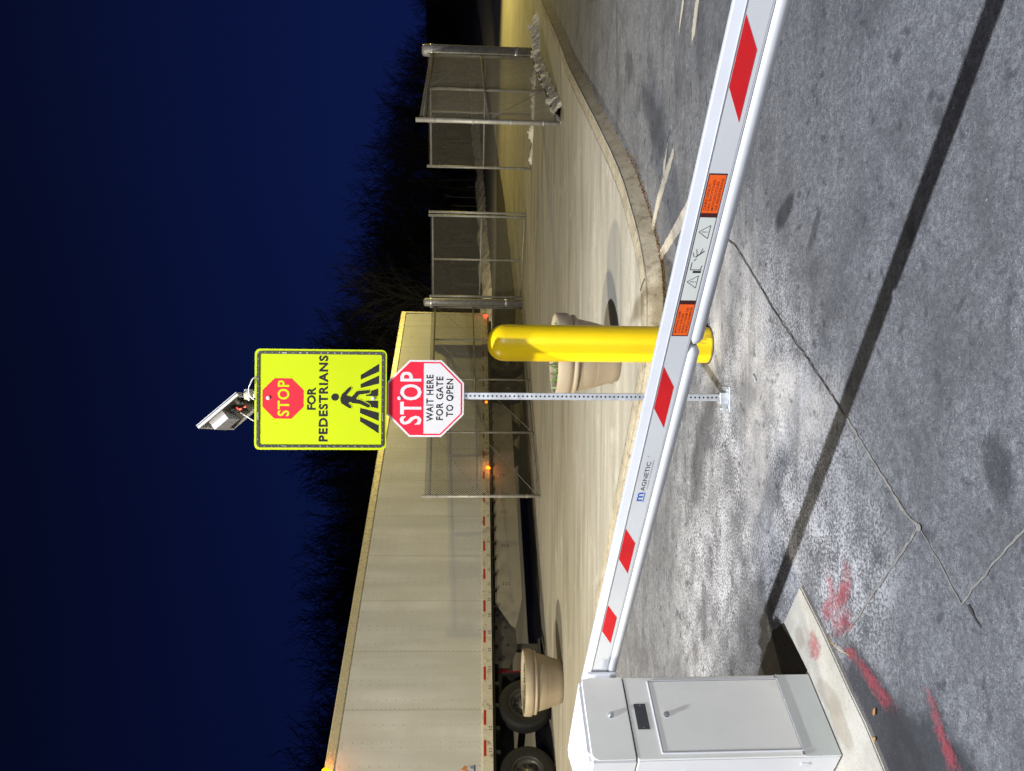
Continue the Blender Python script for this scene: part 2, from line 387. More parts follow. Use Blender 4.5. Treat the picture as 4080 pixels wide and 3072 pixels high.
def tube(bm, pts, r, seg=8, cap=True, mi=0):
    """round tube through points; r one radius or one per point"""
    pts = [Vector(p) for p in pts]; n = len(pts)
    rs = r if isinstance(r, (list, tuple)) else [r]*n
    rings = []; up = None
    for i, p in enumerate(pts):
        d = (pts[min(i+1, n-1)]-pts[max(i-1, 0)])
        if d.length < 1e-9: d = Vector((0, 0, 1))
        d.normalize()
        if up is None: up = d.orthogonal().normalized()
        up = (up - d*up.dot(d))
        if up.length < 1e-6: up = d.orthogonal()
        up.normalize(); w = d.cross(up)
        rings.append([bm.verts.new(p+(up*math.cos(2*PI*k/seg)+w*math.sin(2*PI*k/seg))*rs[i]) for k in range(seg)])
    for a, b in zip(rings, rings[1:]):
        for k in range(seg):
            f = bm.faces.new((a[k], a[(k+1) % seg], b[(k+1) % seg], b[k])); f.material_index = mi; f.smooth = True
    if cap:
        bm.faces.new(list(reversed(rings[0]))).material_index = mi; bm.faces.new(rings[-1]).material_index = mi
def lathe(bm, prof, seg=48, cap_top=True, cap_bot=True, M4=None, mi=0):
    rings = []
    for r, z in prof:
        ring = []
        for k in range(seg):
            p = Vector((r*math.cos(2*PI*k/seg), r*math.sin(2*PI*k/seg), z))
            if M4: p = M4 @ p
            ring.append(bm.verts.new(p))
        rings.append(ring)
    for a, b in zip(rings, rings[1:]):
        for k in range(seg):
            f = bm.faces.new((a[k], a[(k+1) % seg], b[(k+1) % seg], b[k])); f.smooth = True; f.material_index = mi
    if cap_bot: bm.faces.new(list(reversed(rings[0])))
    if cap_top: bm.faces.new(rings[-1])
def prism(bm, pts, axis_o, ax, ay, an, t0, t1, mi=0):
    """polygon pts (a,b) in the plane o + a*ax + b*ay, thick from t0 to t1 along an"""
    o, ax, ay, an = map(Vector, (axis_o, ax, ay, an))
    lo = [bm.verts.new(o+ax*a+ay*b+an*t0) for a, b in pts]; hi = [bm.verts.new(o+ax*a+ay*b+an*t1) for a, b in pts]
    n = len(pts); fs = [bm.faces.new(list(reversed(lo))), bm.faces.new(hi)]
    for i in range(n): fs.append(bm.faces.new((lo[i], lo[(i+1) % n], hi[(i+1) % n], hi[i])))
    for f in fs: f.material_index = mi
    bmesh.ops.recalc_face_normals(bm, faces=fs)
def rrect(x0, y0, x1, y1, r, n=6):
    out = []
    for cx, cy, a0 in ((x1-r, y1-r, 0), (x0+r, y1-r, 90), (x0+r, y0+r, 180), (x1-r, y0+r, 270)):
        for k in range(n+1):
            a = rad(a0+90*k/n); out.append((cx+r*math.cos(a), cy+r*math.sin(a)))
    return out
def ring_prism(bm, outer, inner, o, ax, ay, an, t0, t1):
    o, ax, ay, an = map(Vector, (o, ax, ay, an)); n = len(outer)
    def vs(p, t): return [bm.verts.new(o+ax*a+ay*b+an*t) for a, b in p]
    a0, a1, b0, b1 = vs(outer, t0), vs(outer, t1), vs(inner, t0), vs(inner, t1); fs = []
    for i in range(n):
        j = (i+1) % n
        for q in ((a1[i], a1[j], b1[j], b1[i]), (a0[i], b0[i], b0[j], a0[j]), (a0[i], a0[j], a1[j], a1[i]), (b0[i], b1[i], b1[j], b0[j])): fs.append(bm.faces.new(q))
    bmesh.ops.recalc_face_normals(bm, faces=fs)
def text_bm(bm, body, o, ax, ay, an, w, h, t=.0006, bold=.0, mi=0, space=1.0):
    """lettering with its box centred at o, w wide along ax and h tall along ay"""
    c = bpy.data.curves.new('lettering', 'FONT'); c.body = body; c.size = 1; c.offset = bold; c.resolution_u = 3; c.space_character = space
    ob = bpy.data.objects.new('lettering', c); COL.objects.link(ob)
    me = bpy.data.meshes.new_from_object(ob.evaluated_get(bpy.context.evaluated_depsgraph_get()))
    bpy.data.objects.remove(ob)
    xs = [v.co.x for v in me.vertices]; ys = [v.co.y for v in me.vertices]
    x0, x1, y0, y1 = min(xs), max(xs), min(ys), max(ys)
    if w is None: w = h/(y1-y0)*(x1-x0)
    o, ax, ay, an = map(Vector, (o, ax, ay, an))
    vs = [bm.verts.new(o+ax*((v.co.x-(x0+x1)/2)/(x1-x0)*w)+ay*((v.co.y-(y0+y1)/2)/(y1-y0)*h)+an*t) for v in me.vertices]
    for p in me.polygons:
        try:
            f = bm.faces.new([vs[i] for i in p.vertices]); f.material_index = mi
        except ValueError: pass
    bpy.data.meshes.remove(me)
def cyl(bm, p0, p1, r, seg=16, mi=0): tube(bm, [p0, p1], r, seg, True, mi)

# ------------------------------------------------------------------ terrain
def lerp(t, xs, ys):
    if t <= xs[0]: return ys[0]
    for i in range(len(xs)-1):
        if t <= xs[i+1]: return ys[i]+(ys[i+1]-ys[i])*(t-xs[i])/(xs[i+1]-xs[i])
    return ys[-1]
GY = [5, 14, 30, 60, 140]
def gyard(x, y): return lerp(y, GY, [.13, -.12, -.42, -.55, -.3]) + .04*max(0, x-25)
def gasph(x, y): return gyard(x, y)-.13
def sheet(name, pts, zf, dz, material, sides=0, jit=0, step=.25, seed=1, cover=False):
    """a sheet following the ground; sides>0 gives it kerb faces"""
    if jit:
        rr = random.Random(seed); q = []
        for i, p in enumerate(pts):
            a = Vector(p); b = Vector(pts[(i+1) % len(pts)]); n = max(1, int((b-a).length/step))
            for k in range(n):
                c = a.lerp(b, k/n)
                if k: c += Vector((rr.uniform(-jit, jit), rr.uniform(-jit, jit)))
                q.append((c.x, c.y))
        pts = q
    bm = BM(); f = bm.faces.new([bm.verts.new((x, y, 0)) for x, y in pts]); bmesh.ops.triangulate(bm, faces=[f])
    for yy in GY: bmesh.ops.bisect_plane(bm, geom=bm.verts[:]+bm.edges[:]+bm.faces[:], plane_co=(0, yy, 0), plane_no=(0, 1, 0))
    bmesh.ops.bisect_plane(bm, geom=bm.verts[:]+bm.edges[:]+bm.faces[:], plane_co=(25, 0, 0), plane_no=(1, 0, 0))
    bmesh.ops.recalc_face_normals(bm, faces=bm.faces[:])
    for ff in bm.faces:
        if ff.normal.z < 0: ff.normal_flip()
    for v in bm.verts: v.co.z = zf(v.co.x, v.co.y)+dz
    if sides:
        es = [e for e in bm.edges if e.is_boundary]
        r = bmesh.ops.extrude_edge_only(bm, edges=es)
        for g in r['geom']:
            if isinstance(g, bmesh.types.BMVert): g.co.z -= sides
            if isinstance(g, bmesh.types.BMFace) and isinstance(material, list): g.material_index = 1
        bmesh.ops.recalc_face_normals(bm, faces=bm.faces[:])
    return struct(new_obj(name, bm, material))

sheet('ground', [(-120, -25), (160, -25), (160, 260), (-120, 260)], gasph, 0, M['asphalt'])
edge = [(9.078, 18.04), (5.964, 13.433), (4.95, 11.953), (2.418, 7.88), (1.535, 6.715), (1.048, 6.243), (.80, 6.11), (.55, 6.08), (.133, 6.161), (-.689, 6.867), (-2.057, 8.155), (-3.466, 9.059), (-12, 13)]
def smooth_line(pts, n=5):
    P = [Vector(p) for p in pts]; Q = []
    for i in range(len(P)-1):
        p0, p1, p2, p3 = P[max(i-1, 0)], P[i], P[i+1], P[min(i+2, len(P)-1)]
        for k in range(n):
            t = k/n; q = .5*((2*p1)+(-p0+p2)*t+(2*p0-5*p1+4*p2-p3)*t*t+(-p0+3*p1-3*p2+p3)*t**3); Q.append((q.x, q.y))
    Q.append(tuple(pts[-1])); return Q
edge = smooth_line(edge)
kerb_pts = [(30, 47), (160, 200), (160, 259), (-110, 259), (-110, 13)] + list(reversed(edge))
# kerb band along the edge of the yard: concrete top with a rougher worn face
yard = sheet('concrete_yard', kerb_pts, gyard, 0, [M['yard'], M['kerb']], sides=.16)
def offset_edge(pts, d):
    out = []
    for i, p in enumerate(pts):
        a = Vector(pts[max(i-1, 0)]); b = Vector(pts[min(i+1, len(pts)-1)]); t = (b-a).normalized(); n = Vector((-t.y, t.x))
        out.append((p[0]+n.x*d, p[1]+n.y*d))
    return out
inner = offset_edge(edge, -.14)
def kerb():
    """concrete kerb: flat top, rounded nose, battered face down to the asphalt"""
    bm = BM(); prev = None; rows = []
    prof = ((-.14, 1, .004), (-.03, 1, .004), (-.010, 1, -.003), (.004, 1, -.018), (.040, 0, .012), (.060, 0, -.01))
    cols = [offset_edge(edge, d) for d, _, _ in prof]
    for i in range(len(edge)):
        row = []
        for c, (d, top, dz) in zip(cols, prof):
            x, y = c[i]; z = (gyard(x, y) if top else gasph(x, y))+dz; row.append(bm.verts.new((x, y, z)))
        if prev:
            for k in range(len(row)-1): bm.faces.new((prev[k], prev[k+1], row[k+1], row[k]))
        prev = row
    bmesh.ops.recalc_face_normals(bm, faces=bm.faces[:])
    struct(new_obj('kerb', bm, M['kerb'], smooth=True))
kerb()
strip_later = offset_edge(edge, -.145)
# joint of the kerb
sheet('kerb_joint', [(.86, 6.13), (.875, 6.14), (.80, 6.30), (.785, 6.29)], gyard, .009, M['tar_dark'])
# road beyond the yard
sheet('road', [(3.0, 29.0), (3.562, 29.714), (7.734, 36.2), (21.8, 61), (44, 88.5), (110, 160), (150, 240), (60, 200), (22, 98), (5, 66), (-40, 50), (-40, 29)], gyard, .008, M['road'], jit=.12, step=1.5, seed=3)
sheet('field', [(-100, 52), (-30, 54), (5, 64), (22, 96), (60, 175), (130, 255), (-100, 255)], gyard, .014, M['field'], jit=.4, step=4, seed=5)
# dark smooth sheet beside the island, the cabinet's shadow put into its colour
sheet('cabinet_shade_sheet', [(-1.118, 3.60), (-1.213, 3.765), (-1.503, 3.95), (-1.85, 3.85), (-1.70, 3.40), (-1.25, 3.33)], gasph, .004, simple('shade_patch', (.020, .018, .014), .6, var=.3, scale=12), jit=.012, step=.05, seed=8)

# snow bank along the far side of the road
def snow_bank():
    bm = BM(); line = [(-34, 50, -.52), (-8, 54, -.5), (5.8, 58, -.50), (13, 70, -.47), (23, 85, -.32), (38, 101, .20), (56, 122, .98), (95, 160, 3.3)]
    rows = []
    for i in range(len(line)-1):
        a, b = Vector(line[i]), Vector(line[i+1]); n = int((b-a).length/.45)
        for k in range(n):
            rows.append((a.lerp(b, k/n), (b-a).normalized()))
    prev = None
    for p, t in rows:
        nrm = Vector((t.y, -t.x, 0)); s = noise.noise(p*.35)*.5+noise.noise(p*1.3)*.35
        hgt = max(.18, .62+s*.75); ring = []
        for w, hh in ((1.5, -.1), (1.15, .35), (.7, .75), (.1, 1.0), (-.7, .85), (-1.6, .3), (-2.2, -.1)):
            q = p+nrm*(w*(1+.25*s)); q.z += hh*hgt+noise.noise(q*2.3)*.16
            ring.append(bm.verts.new(q))
        if prev:
            for i in range(len(ring)-1): bm.faces.new((prev[i], prev[i+1], ring[i+1], ring[i]))
        prev = ring
    bmesh.ops.recalc_face_normals(bm, faces=bm.faces[:])
    struct(new_obj('snow_bank', bm, M['snow'], smooth=True))
snow_bank()
def sky_block_ridge():  # dark ridge added behind the trees to block the low sky
    bm = BM(); prev = None
    for i in range(60):
        a = rad(-62+i*2.1); row = []
        for d, z in ((92, -.6), (112, 2.5), (135, 6.8), (170, 9.0), (240, 7)):
            z *= 1+.25*noise.noise(Vector((i*.2, d*.02, 0)))
            row.append(bm.verts.new((math.sin(a)*d*1.25, math.cos(a)*d*1.25, z+(2.0 if a > .35 else 0)*(z > 0))))
        if prev:
            for k in range(4): bm.faces.new((prev[k], prev[k+1], row[k+1], row[k]))
        prev = row
    bmesh.ops.recalc_face_normals(bm, faces=bm.faces[:])
    struct(new_obj('sky_block_ridge', bm, M['field'], smooth=True))
sky_block_ridge()

# cracks sealed with pale filler
def strip(name, pts, w, zf, dz, material, seed=0, wob=.0035, taper=False):
    rr = random.Random(seed); bm = BM(); L = []
    P = [Vector((x, y, 0)) for x, y in pts]; Q = []
    for a, b in zip(P, P[1:]):
        n = max(2, int((b-a).length/.025))
        for k in range(n): Q.append(a.lerp(b, k/n)+Vector((rr.uniform(-wob, wob), rr.uniform(-wob, wob), 0)))
    Q.append(P[-1]); prev = None
    for i, p in enumerate(Q):
        t = (Q[min(i+1, len(Q)-1)]-Q[max(i-1, 0)]).normalized(); nn = Vector((-t.y, t.x, 0)); ww = w*rr.uniform(.55, 1.25)*.5
        if taper: ww *= 1-i/len(Q)*.85
        a, b = p+nn*ww, p-nn*ww
        a.z = zf(a.x, a.y)+dz; b.z = zf(b.x, b.y)+dz
        r = (bm.verts.new(a), bm.verts.new(b))
        if prev: bm.faces.new((prev[0], prev[1], r[1], r[0]))
        prev = r
    bmesh.ops.recalc_face_normals(bm, faces=bm.faces[:])
    for f in bm.faces:
        if f.normal.z < 0: f.normal_flip()
    return struct(new_obj(name, bm, material))
c1 = [(.93, 4.62), (.817, 4.341), (.60, 4.05), (.363, 3.746), (.12, 3.38), (-.116, 3.043), (-.30, 2.80), (-.434, 2.627), (-.473, 2.531)]
strip('crack_filler', c1, .013, gasph, .004, M['tar'], 1)
strip('open_crack', [(p[0]+.006, p[1]+.006) for p in c1[:6]], .007, gasph, .0065, M['tar_dark'], 2)
strip('crack_filler', [(-.473, 2.531), (-.55, 2.44), (-.671, 2.31)], .004, gasph, .0042, M['tar'], 3)
strip('crack_filler', [(-.671, 2.31), (-.53, 2.18), (-.398, 2.05), (-.2, 1.86)], .008, gasph, .0044, M['tar'], 4)
strip('crack_filler', [(-.473, 2.531), (-.68, 2.73), (-.88, 2.917), (-1.019, 3.055)], .010, gasph, .0046, M['tar'], 5)
strip('open_crack', [(-.666, 2.273), (-.69, 2.245), (-.716, 2.215)], .012, gasph, .005, M['tar_dark'], 6, taper=True)
bmj = BM(); bmesh.ops.create_circle(bmj, cap_ends=True, segments=9, radius=.014, matrix=Matrix.Translation((-.473, 2.531, .0072)))
struct(new_obj('crack_filler', bmj, M['tar']))

# spray paint marks and worn lane paint: strokes whose coverage thins out to the rim
def stroke(name, pts, widths, zf, dz, material, seed=0):
    rr = random.Random(seed); bm = BM(); lay = bm.verts.layers.float.new('cover')
    P = [Vector((x, y, 0)) for x, y in pts]; Q = []; W = []
    for i, (a, b) in enumerate(zip(P, P[1:])):
        n = max(3, int((b-a).length/.03))
        for k in range(n): Q.append(a.lerp(b, k/n)); W.append(widths[i]+(widths[i+1]-widths[i])*k/n)
    Q.append(P[-1]); W.append(widths[-1]); prev = None; N = len(Q)
    for i, p in enumerate(Q):
        t = (Q[min(i+1, N-1)]-Q[max(i-1, 0)]).normalized(); nn = Vector((-t.y, t.x, 0)); row = []
        endf = min(1, i/3, (N-1-i)/3)
        for s in (-1, -.6, 0, .6, 1):
            q = p+nn*(s*W[i]*.5*(1+rr.uniform(-.08, .08))); q.z = zf(q.x, q.y)+dz
            v = bm.verts.new(q); v[lay] = (1-abs(s)**2)*(.25+.75*endf); row.append(v)
        if prev:
            for k in range(4): bm.faces.new((prev[k], prev[k+1], row[k+1], row[k]))
        prev = row
    bmesh.ops.recalc_face_normals(bm, faces=bm.faces[:])
    for f in bm.faces:
        if f.normal.z < 0: f.normal_flip()
    return struct(new_obj(name, bm, material))
strip('kerb_joint', strip_later[8:48], .010, gyard, .009, M['tar_dark'], 31, wob=.002)
R_ = M['red_spray']
stroke('red_paint_mark', [(-.736, 3.191), (-.813, 3.164), (-.885, 3.148), (-.96, 3.187), (-1.02, 3.214)], [0.070, 0.084, 0.112, 0.140, 0.140], gasph, .0080, R_, 1)
stroke('red_paint_mark', [(-.732, 2.941), (-.738, 3.012), (-.802, 3.024), (-.895, 3.097), (-.985, 3.175)], [0.098, 0.154, 0.126, 0.112, 0.140], gasph, .0084, R_, 2)
stroke('red_paint_mark', [(-.872, 2.93), (-.931, 3.008), (-.983, 3.097), (-1.02, 3.18)], [0.112, 0.140, 0.154, 0.140], gasph, .0088, R_, 3)
stroke('red_paint_mark', [(-1.065, 3.10), (-1.059, 2.959), (-1.103, 2.825), (-1.141, 2.721), (-1.185, 2.632)], [0.084, 0.084, 0.112, 0.126, 0.182], gasph, .0082, R_, 4)
stroke('red_paint_mark', [(-.965, 2.475), (-1.03, 2.45), (-1.108, 2.402), (-1.18, 2.348), (-1.25, 2.29)], [0.070, 0.098, 0.098, 0.112, 0.168], gasph, .0086, R_, 5)
stroke('red_paint_mark', [(-1.285, 2.70), (-1.302, 2.62)], [0.084, 0.084], gasph, .0090, R_, 6)
stroke('red_paint_mark', [(-1.045, 3.24), (-1.09, 3.255), (-1.15, 3.28), (-1.215, 3.315)], [0.140, 0.154, 0.154, 0.126], lambda x, y: ISL, .0050, R_, 7)
Wp = M['worn_white']
stroke('lane_paint', [(2.75, 5.00), (2.60, 5.10), (2.43, 5.20), (2.36, 5.24)], [.14, .14, .13, .05], gasph, .0062, Wp, 11)
stroke('lane_paint', [(3.0, 5.35), (2.6, 5.6)], [.12, .05], gasph, .0062, Wp, 12)
stroke('lane_paint', [(1.25, 6.60), (1.34, 6.45), (1.47, 6.30), (1.62, 6.05), (1.78, 5.72)], [.10, .13, .16, .17, .09], gasph, .0064, Wp, 13)
stroke('lane_paint', [(1.63, 6.05), (1.76, 6.02), (1.90, 5.92)], [.10, .10, .05], gasph, .0068, Wp, 14)
sheet('lane_line', [(1.09, 6.22), (1.02, 6.10), (1.17, 5.30), (1.31, 5.32)], gasph, .005, simple('cream_line', (.44, .39, .33), .7, var=.2, scale=12, dirt=((.12, .12, .12), 30, .56, .7)), jit=.006, step=.04, seed=4)

# ------------------------------------------------------------------ concrete island under the barrier
isl = [(-.905, 3.423), (-1.125, 3.60), (-1.258, 3.345), (-1.545, 3.56), (-1.75, 3.42), (-2.4, 2.7), (-2.3, 1.66), (-1.79, 2.12)] + [(-1.392, 2.711), (-1.279, 2.849), (-1.205, 2.966), (-1.122, 3.085), (-1.023, 3.228)]
def island():
    bm = BM(); prism(bm, isl, (0, 0, 0), (1, 0, 0), (0, 1, 0), (0, 0, 1), -.1, ISL)
    es = [e for e in bm.edges if all(v.co.z > ISL-.001 for v in e.verts)]
    bmesh.ops.bevel(bm, geom=es, offset=.006, segments=2, affect='EDGES')
    struct(new_obj('traffic_island', bm, M['island']))
island()

# ------------------------------------------------------------------ barrier
def barrier():
    Rr = Vector((-1.217, 3.189, ISL)); Lf = Vector((-1.423, 2.892, 0)); SB = 1.0405
    # local frame: x along the boom (out of the door), y towards the boom side, z up; origin at the door's left foot
    xdir = Vector((.8225, -.5687, 0)); ang = math.atan2(xdir.y, xdir.x)
    root = thing('barrier', 'white parking barrier with a cabinet and a long boom with red slanted bars', 'barrier', (Lf.x*SB, Lf.y*SB, ISL), ang); root.scale = (SB, SB, SB)
    Wd = .361; D = .32; seam = .805; top = .985
    # body
    bm = BM(); box(bm, (-D, 0, .006), (0, Wd, seam-.003), bev=.006)
    body = new_obj('cabinet', bm, M['cab_paint'], root)
    bm = BM(); box(bm, (-D+.01, .01, 0), (-.01, Wd-.01, .008)); new_obj('base_seal', bm, M['gap'], body)
    bm = BM(); box(bm, (-D+.006, .006, seam-.004), (-.006, Wd-.006, seam+.004)); new_obj('seam', bm, M['gap'], body)
    # own sheet: a cooler white paints in the light on the left side
    bm = BM(); box(bm, (-D+.004, -.0025, .01), (-.003, .002, seam-.005), bev=.001); new_obj('side_panel', bm, M['white_paint'], body)
    bm = BM(); box(bm, (-.006, .002, .006), (.0015, Wd-.002, .150)); new_obj('plinth_panel', bm, simple('plinth', (.60, .64, .62), .35, var=.04), body)
    # door
    d0, d1, z0, z1 = .030, Wd-.026, .155, .700
    bm = BM(); prism(bm, rrect(d0, z0, d1, z1, .004, 2), (0, 0, 0), (0, 1, 0), (0, 0, 1), (1, 0, 0), -.002, .0035)
    door = new_obj('door', bm, M['cab_paint'], root)
    bm = BM(); ring_prism(bm, rrect(d0-.006, z0-.006, d1+.006, z1+.006, .004, 2), rrect(d0-.0022, z0-.0022, d1+.0022, z1+.0022, .003, 2), (0, 0, 0), (0, 1, 0), (0, 0, 1), (1, 0, 0), -.002, .006)
    new_obj('door_frame', bm, M['white_paint'], door)
    bm = BM(); ring_prism(bm, rrect(d0-.0021, z0-.0021, d1+.0021, z1+.0021, .003, 2), rrect(d0+.001, z0+.001, d1-.001, z1-.001, .003, 2), (0, 0, 0), (0, 1, 0), (0, 0, 1), (1, 0, 0), .0005, .0042)
    new_obj('door_gap', bm, simple('gap_grey', (.28, .28, .27), .6), door)
    def lock(parent, y, z, s=1):
        bm = BM(); cyl(bm, (.0, y, z), (.006, y, z), .012*s, 20); cyl(bm, (.006, y, z), (.013, y, z), .0088*s, 20); cyl(bm, (.013, y, z), (.0145, y, z), .004*s, 10)
        new_obj('lock', bm, M['chrome'], parent)
    lock(door, .185, .655)
    # dark plate with two screws
    bm = BM(); prism(bm, [(.126, .732), (.236, .732), (.236, .780), (.126, .780)], (0, 0, 0), (0, 1, 0), (0, 0, 1), (1, 0, 0), 0, .002)
    pl = new_obj('rating_plate', bm, M['plate'], root)
    bm = BM()
    for y in (.133, .229): cyl(bm, (.002, y, .756), (.0035, y, .756), .0035, 10)
    split_obj('screw', bm, M['chrome'], pl)
    # plastic clips at the plinth corners
    for y in (.012, Wd-.010):
        bm = BM(); box(bm, (.001, y-.008, .146), (.007, y+.008, .158), bev=.002); new_obj('clip', bm, M['chrome'], body)
    bm = BM(); box(bm, (-.05, -.009, .128), (-.035, -.002, .16), bev=.002); box(bm, (-.09, -.012, .60), (-.076, -.002, .614), bev=.003); split_obj('hinge', bm, M['white_paint'], body)
    # hood: walls plus a low hipped lid, rounded front panel
    bm = BM(); zt = top; pk = 1.035
    prof = [(0, 0), (0, Wd), (-D, Wd), (-D, 0)]
    lo = [bm.verts.new((x, y, seam+.003)) for x, y in prof]; hi = [bm.verts.new((x, y, zt)) for x, y in prof]
    ra = bm.verts.new((-.085, Wd*.5, pk)); rb = bm.verts.new((-D+.06, Wd*.5, pk))
    for i in range(4): bm.faces.new((lo[i], lo[(i+1) % 4], hi[(i+1) % 4], hi[i]))
    bm.faces.new(list(reversed(lo)))
    bm.faces.new((hi[0], hi[1], ra)); bm.faces.new((hi[1], hi[2], rb, ra)); bm.faces.new((hi[2], hi[3], rb)); bm.faces.new((hi[3], hi[0], ra, rb))
    bmesh.ops.recalc_face_normals(bm, faces=bm.faces[:])
    bmesh.ops.bevel(bm, geom=[e for e in bm.edges if max(v.co.z for v in e.verts) > seam+.01], offset=.012, segments=4, affect='EDGES')
    hood = new_obj('hood', bm, M['hood_paint'], root)
    for p in hood.data.polygons: p.use_smooth = False
    bm = BM(); pp = [(.004, seam+.006), (Wd-.004, seam+.006), (Wd-.004, zt-.038)]
    for k in range(7):
        a = rad(90*k/6); pp.append((Wd-.034+.03*math.cos(a), zt-.038+.03*math.sin(a)))
    for k in range(7):
        a = rad(90+90*k/6); pp.append((.034+.03*math.cos(a), zt-.038+.03*math.sin(a)))
    prism(bm, pp, (0, 0, 0), (0, 1, 0), (0, 0, 1), (1, 0, 0), -.001, .0022); new_obj('hood_panel', bm, M['cab_paint'], hood)
    lock(hood, .188, .880, 1.05)
    # grime mark on the hood's edge
    # ---- boom: local y of its axis
    ay = Wd+.10; t0 = -.16; t1 = 3.9
    zb = lambda t: (1.0225-.08) - .0414*t - .14     # bottom of the boom at t
    def pr(t): return Vector((t, ay, zb(t)))
    H = .14; th = .019
    # profile (y offset towards the viewer is negative), z from the bottom
    prof = [(-th, .042), (-th, .110), (-th*.97, .1125), (-.009, .1375), (-.006, .14), (.006, .14), (th, .112), (th, .042)]
    bm = BM(); rings = []
    for t in (t0, .7, 1.5, 2.4, t1):
        o = pr(t); rings.append([bm.verts.new(o+Vector((0, y, z))) for y, z in prof])
    for a, b in zip(rings, rings[1:]):
        for i in range(len(prof)):
            j = (i+1) % len(prof); bm.faces.new((a[i], a[j], b[j], b[i]))
    bm.faces.new(list(reversed(rings[0]))); bm.faces.new(rings[-1])
    bmesh.ops.recalc_face_normals(bm, faces=bm.faces[:])
    boom = new_obj('boom', bm, M['arm_white'], root)
    # two fine lips above and under the face
    bm = BM()
    for z in (.1115,):
        tube(bm, [pr(t0)+Vector((0, -th-.0005, z)), pr(t1)+Vector((0, -th-.0005, z))], .0022, 6)
    split_obj('trim', bm, M['arm_white'], boom)
    # face film
    slope = Vector((1, 0, -.0414)).normalized(); up = Vector((0, 0, 1)); out = Vector((0, -1, 0))
    def P(t, z): return pr(t)+Vector((0, -th, z+.0065))
    def quad(bm, pts, off0, off1, mi=0):
        lo = [bm.verts.new(P(t, z)+out*off0) for t, z in pts]; hi = [bm.verts.new(P(t, z)+out*off1) for t, z in pts]; n = len(pts)
        fs = [bm.faces.new(list(reversed(lo))), bm.faces.new(hi)]
        for i in range(n): fs.append(bm.faces.new((lo[i], lo[(i+1) % n], hi[(i+1) % n], hi[i])))
        bmesh.ops.recalc_face_normals(bm, faces=fs)
        for f in fs: f.material_index = mi
    bm = BM(); quad(bm, [(t0+.02, .0405), (t1, .0405), (t1, .1025), (t0+.02, .1025)], -.0005, .0006); new_obj('face_film', bm, M['arm_face'], boom)
    # bumper: rounded white rubber, in two lengths with a notch between
    def bumper(a, b):
        bm = BM(); pts = []; rs = []
        n = 40
        for i, t in enumerate([a, a+.004, a+.012, a+.02]+[a+.02+(b-a-.04)*k/8 for k in range(1, 8)]+[b-.02, b-.012, b-.004, b]):
            e = min(t-a, b-t); pts.append(pr(t)+Vector((0, 0, .0245))); rs.append(.0265*(.55+.45*min(1, e/.018)) if e < .018 else .0265)
        tube(bm, pts, rs, 24)
        for v in bm.verts:
            c = pr(v.co.x); dz = v.co.z-c.z
            if dz > .0245: v.co.z = c.z+.0245+(dz-.0245)*.75
        new_obj('bumper', bm, M['rubber_white'], boom)
    TJ = BT['joint']
    bumper(t0+.06, TJ-.006); bumper(TJ+.006, t1)
    # red bars
    for (a, b, c, d) in BT['bars']:      # upper-right, lower-right, lower-left, upper-left positions along the boom
        bm = BM(); quad(bm, [(d, .0995), (c, .0515), (b, .0515), (a, .0995)][::-1], .0004, .0012)
        new_obj('red_bar', bm, M['red_film'], boom)
    a, b = 3.25, 3.55
    # label recess
    L0, L1 = BT['lab']                   # left and right end
    bm = BM(); quad(bm, [(L0-.004, .0475), (L1+.004, .0475), (L1+.004, .0985), (L0-.004, .0985)], .0004, .0010)
    lab = new_obj('warning_label', bm, M['gap'], boom)
    o1, o2, w1, w2 = BT['labs']          # end of left orange, start of right orange, ends of the white part
    for (s, e, txt) in ((L0, o1, ['MOVING ARM', 'CAN CAUSE', 'BODILY HARM OR', 'VEHICLE DAMAGE']), (o2, L1, ['CARS ONLY!', 'NO BICYCLES,', 'MOTORCYCLES', 'OR PEDESTRIANS'])):
        bm = BM(); quad(bm, [(s, .0495), (e, .0495), (e, .0955), (s, .0955)], .0011, .0016)
        orange = new_obj('orange_label', bm, M['orange'], lab)
        bm = BM(); cw = e-s
        for i, ln in enumerate(txt):
            w = cw*.84*min(1, len(ln)/14.0+.12)
            cc = P((s+e)/2 + (w-cw*.86)/2*(1 if s < 1.5 and 'MOV' in txt[0] else 1), .0895-i*.0108)
            text_bm(bm, ln, cc, slope, up, out, w, .0068, .0019, bold=.012)
        new_obj('lettering', bm, M['ink_red'], lab)
    bm = BM()
    for s, e in ((o1, w1), (w2, o2)): quad(bm, [(s+.001, .0495), (e-.001, .0495), (e-.001, .0955), (s+.001, .0955)], .0011, .0014)
    split_obj('label_border', bm, M['dark_red'], lab)
    bm = BM(); quad(bm, [(w1, .0495), (w2, .0495), (w2, .0955), (w1, .0955)], .0011, .0017)
    wl = new_obj('white_label', bm, M['label_white'], lab)
    bm = BM(); ww = w2-w1
    def pxy(t, z): return P(t, z)+out*.0020
    def line(bm, a, b, r=.0009):
        av, bv = P(*a)+out*.0020, P(*b)+out*.0020; d = (bv-av).normalized(); n = d.cross(out)*r
        bm.faces.new([bm.verts.new(q) for q in (av-n, bv-n, bv+n, av+n)])
    for tc in (w1+ww*.235, w1+ww*.835):
        bm = BM(); a_, b_, c_ = (tc, .090), (tc-.020, .060), (tc+.020, .060)
        line(bm, a_, b_); line(bm, b_, c_); line(bm, c_, a_); line(bm, (tc, .081), (tc, .0685), .0011); line(bm, (tc, .066), (tc, .0635), .0012); new_obj('warning_triangle', bm, M['ink'], wl)
    bm = BM(); m_ = w1+ww*.46
    line(bm, (m_-.02, .0885), (m_+.004, .0885), .0012); line(bm, (m_-.02, .0885), (m_-.02, .055), .0012); line(bm, (m_-.018, .06), (m_-.006, .056), .0012)
    quadp = [(m_-.030, .080), (m_-.023, .080), (m_-.023, .056), (m_-.030, .056)]
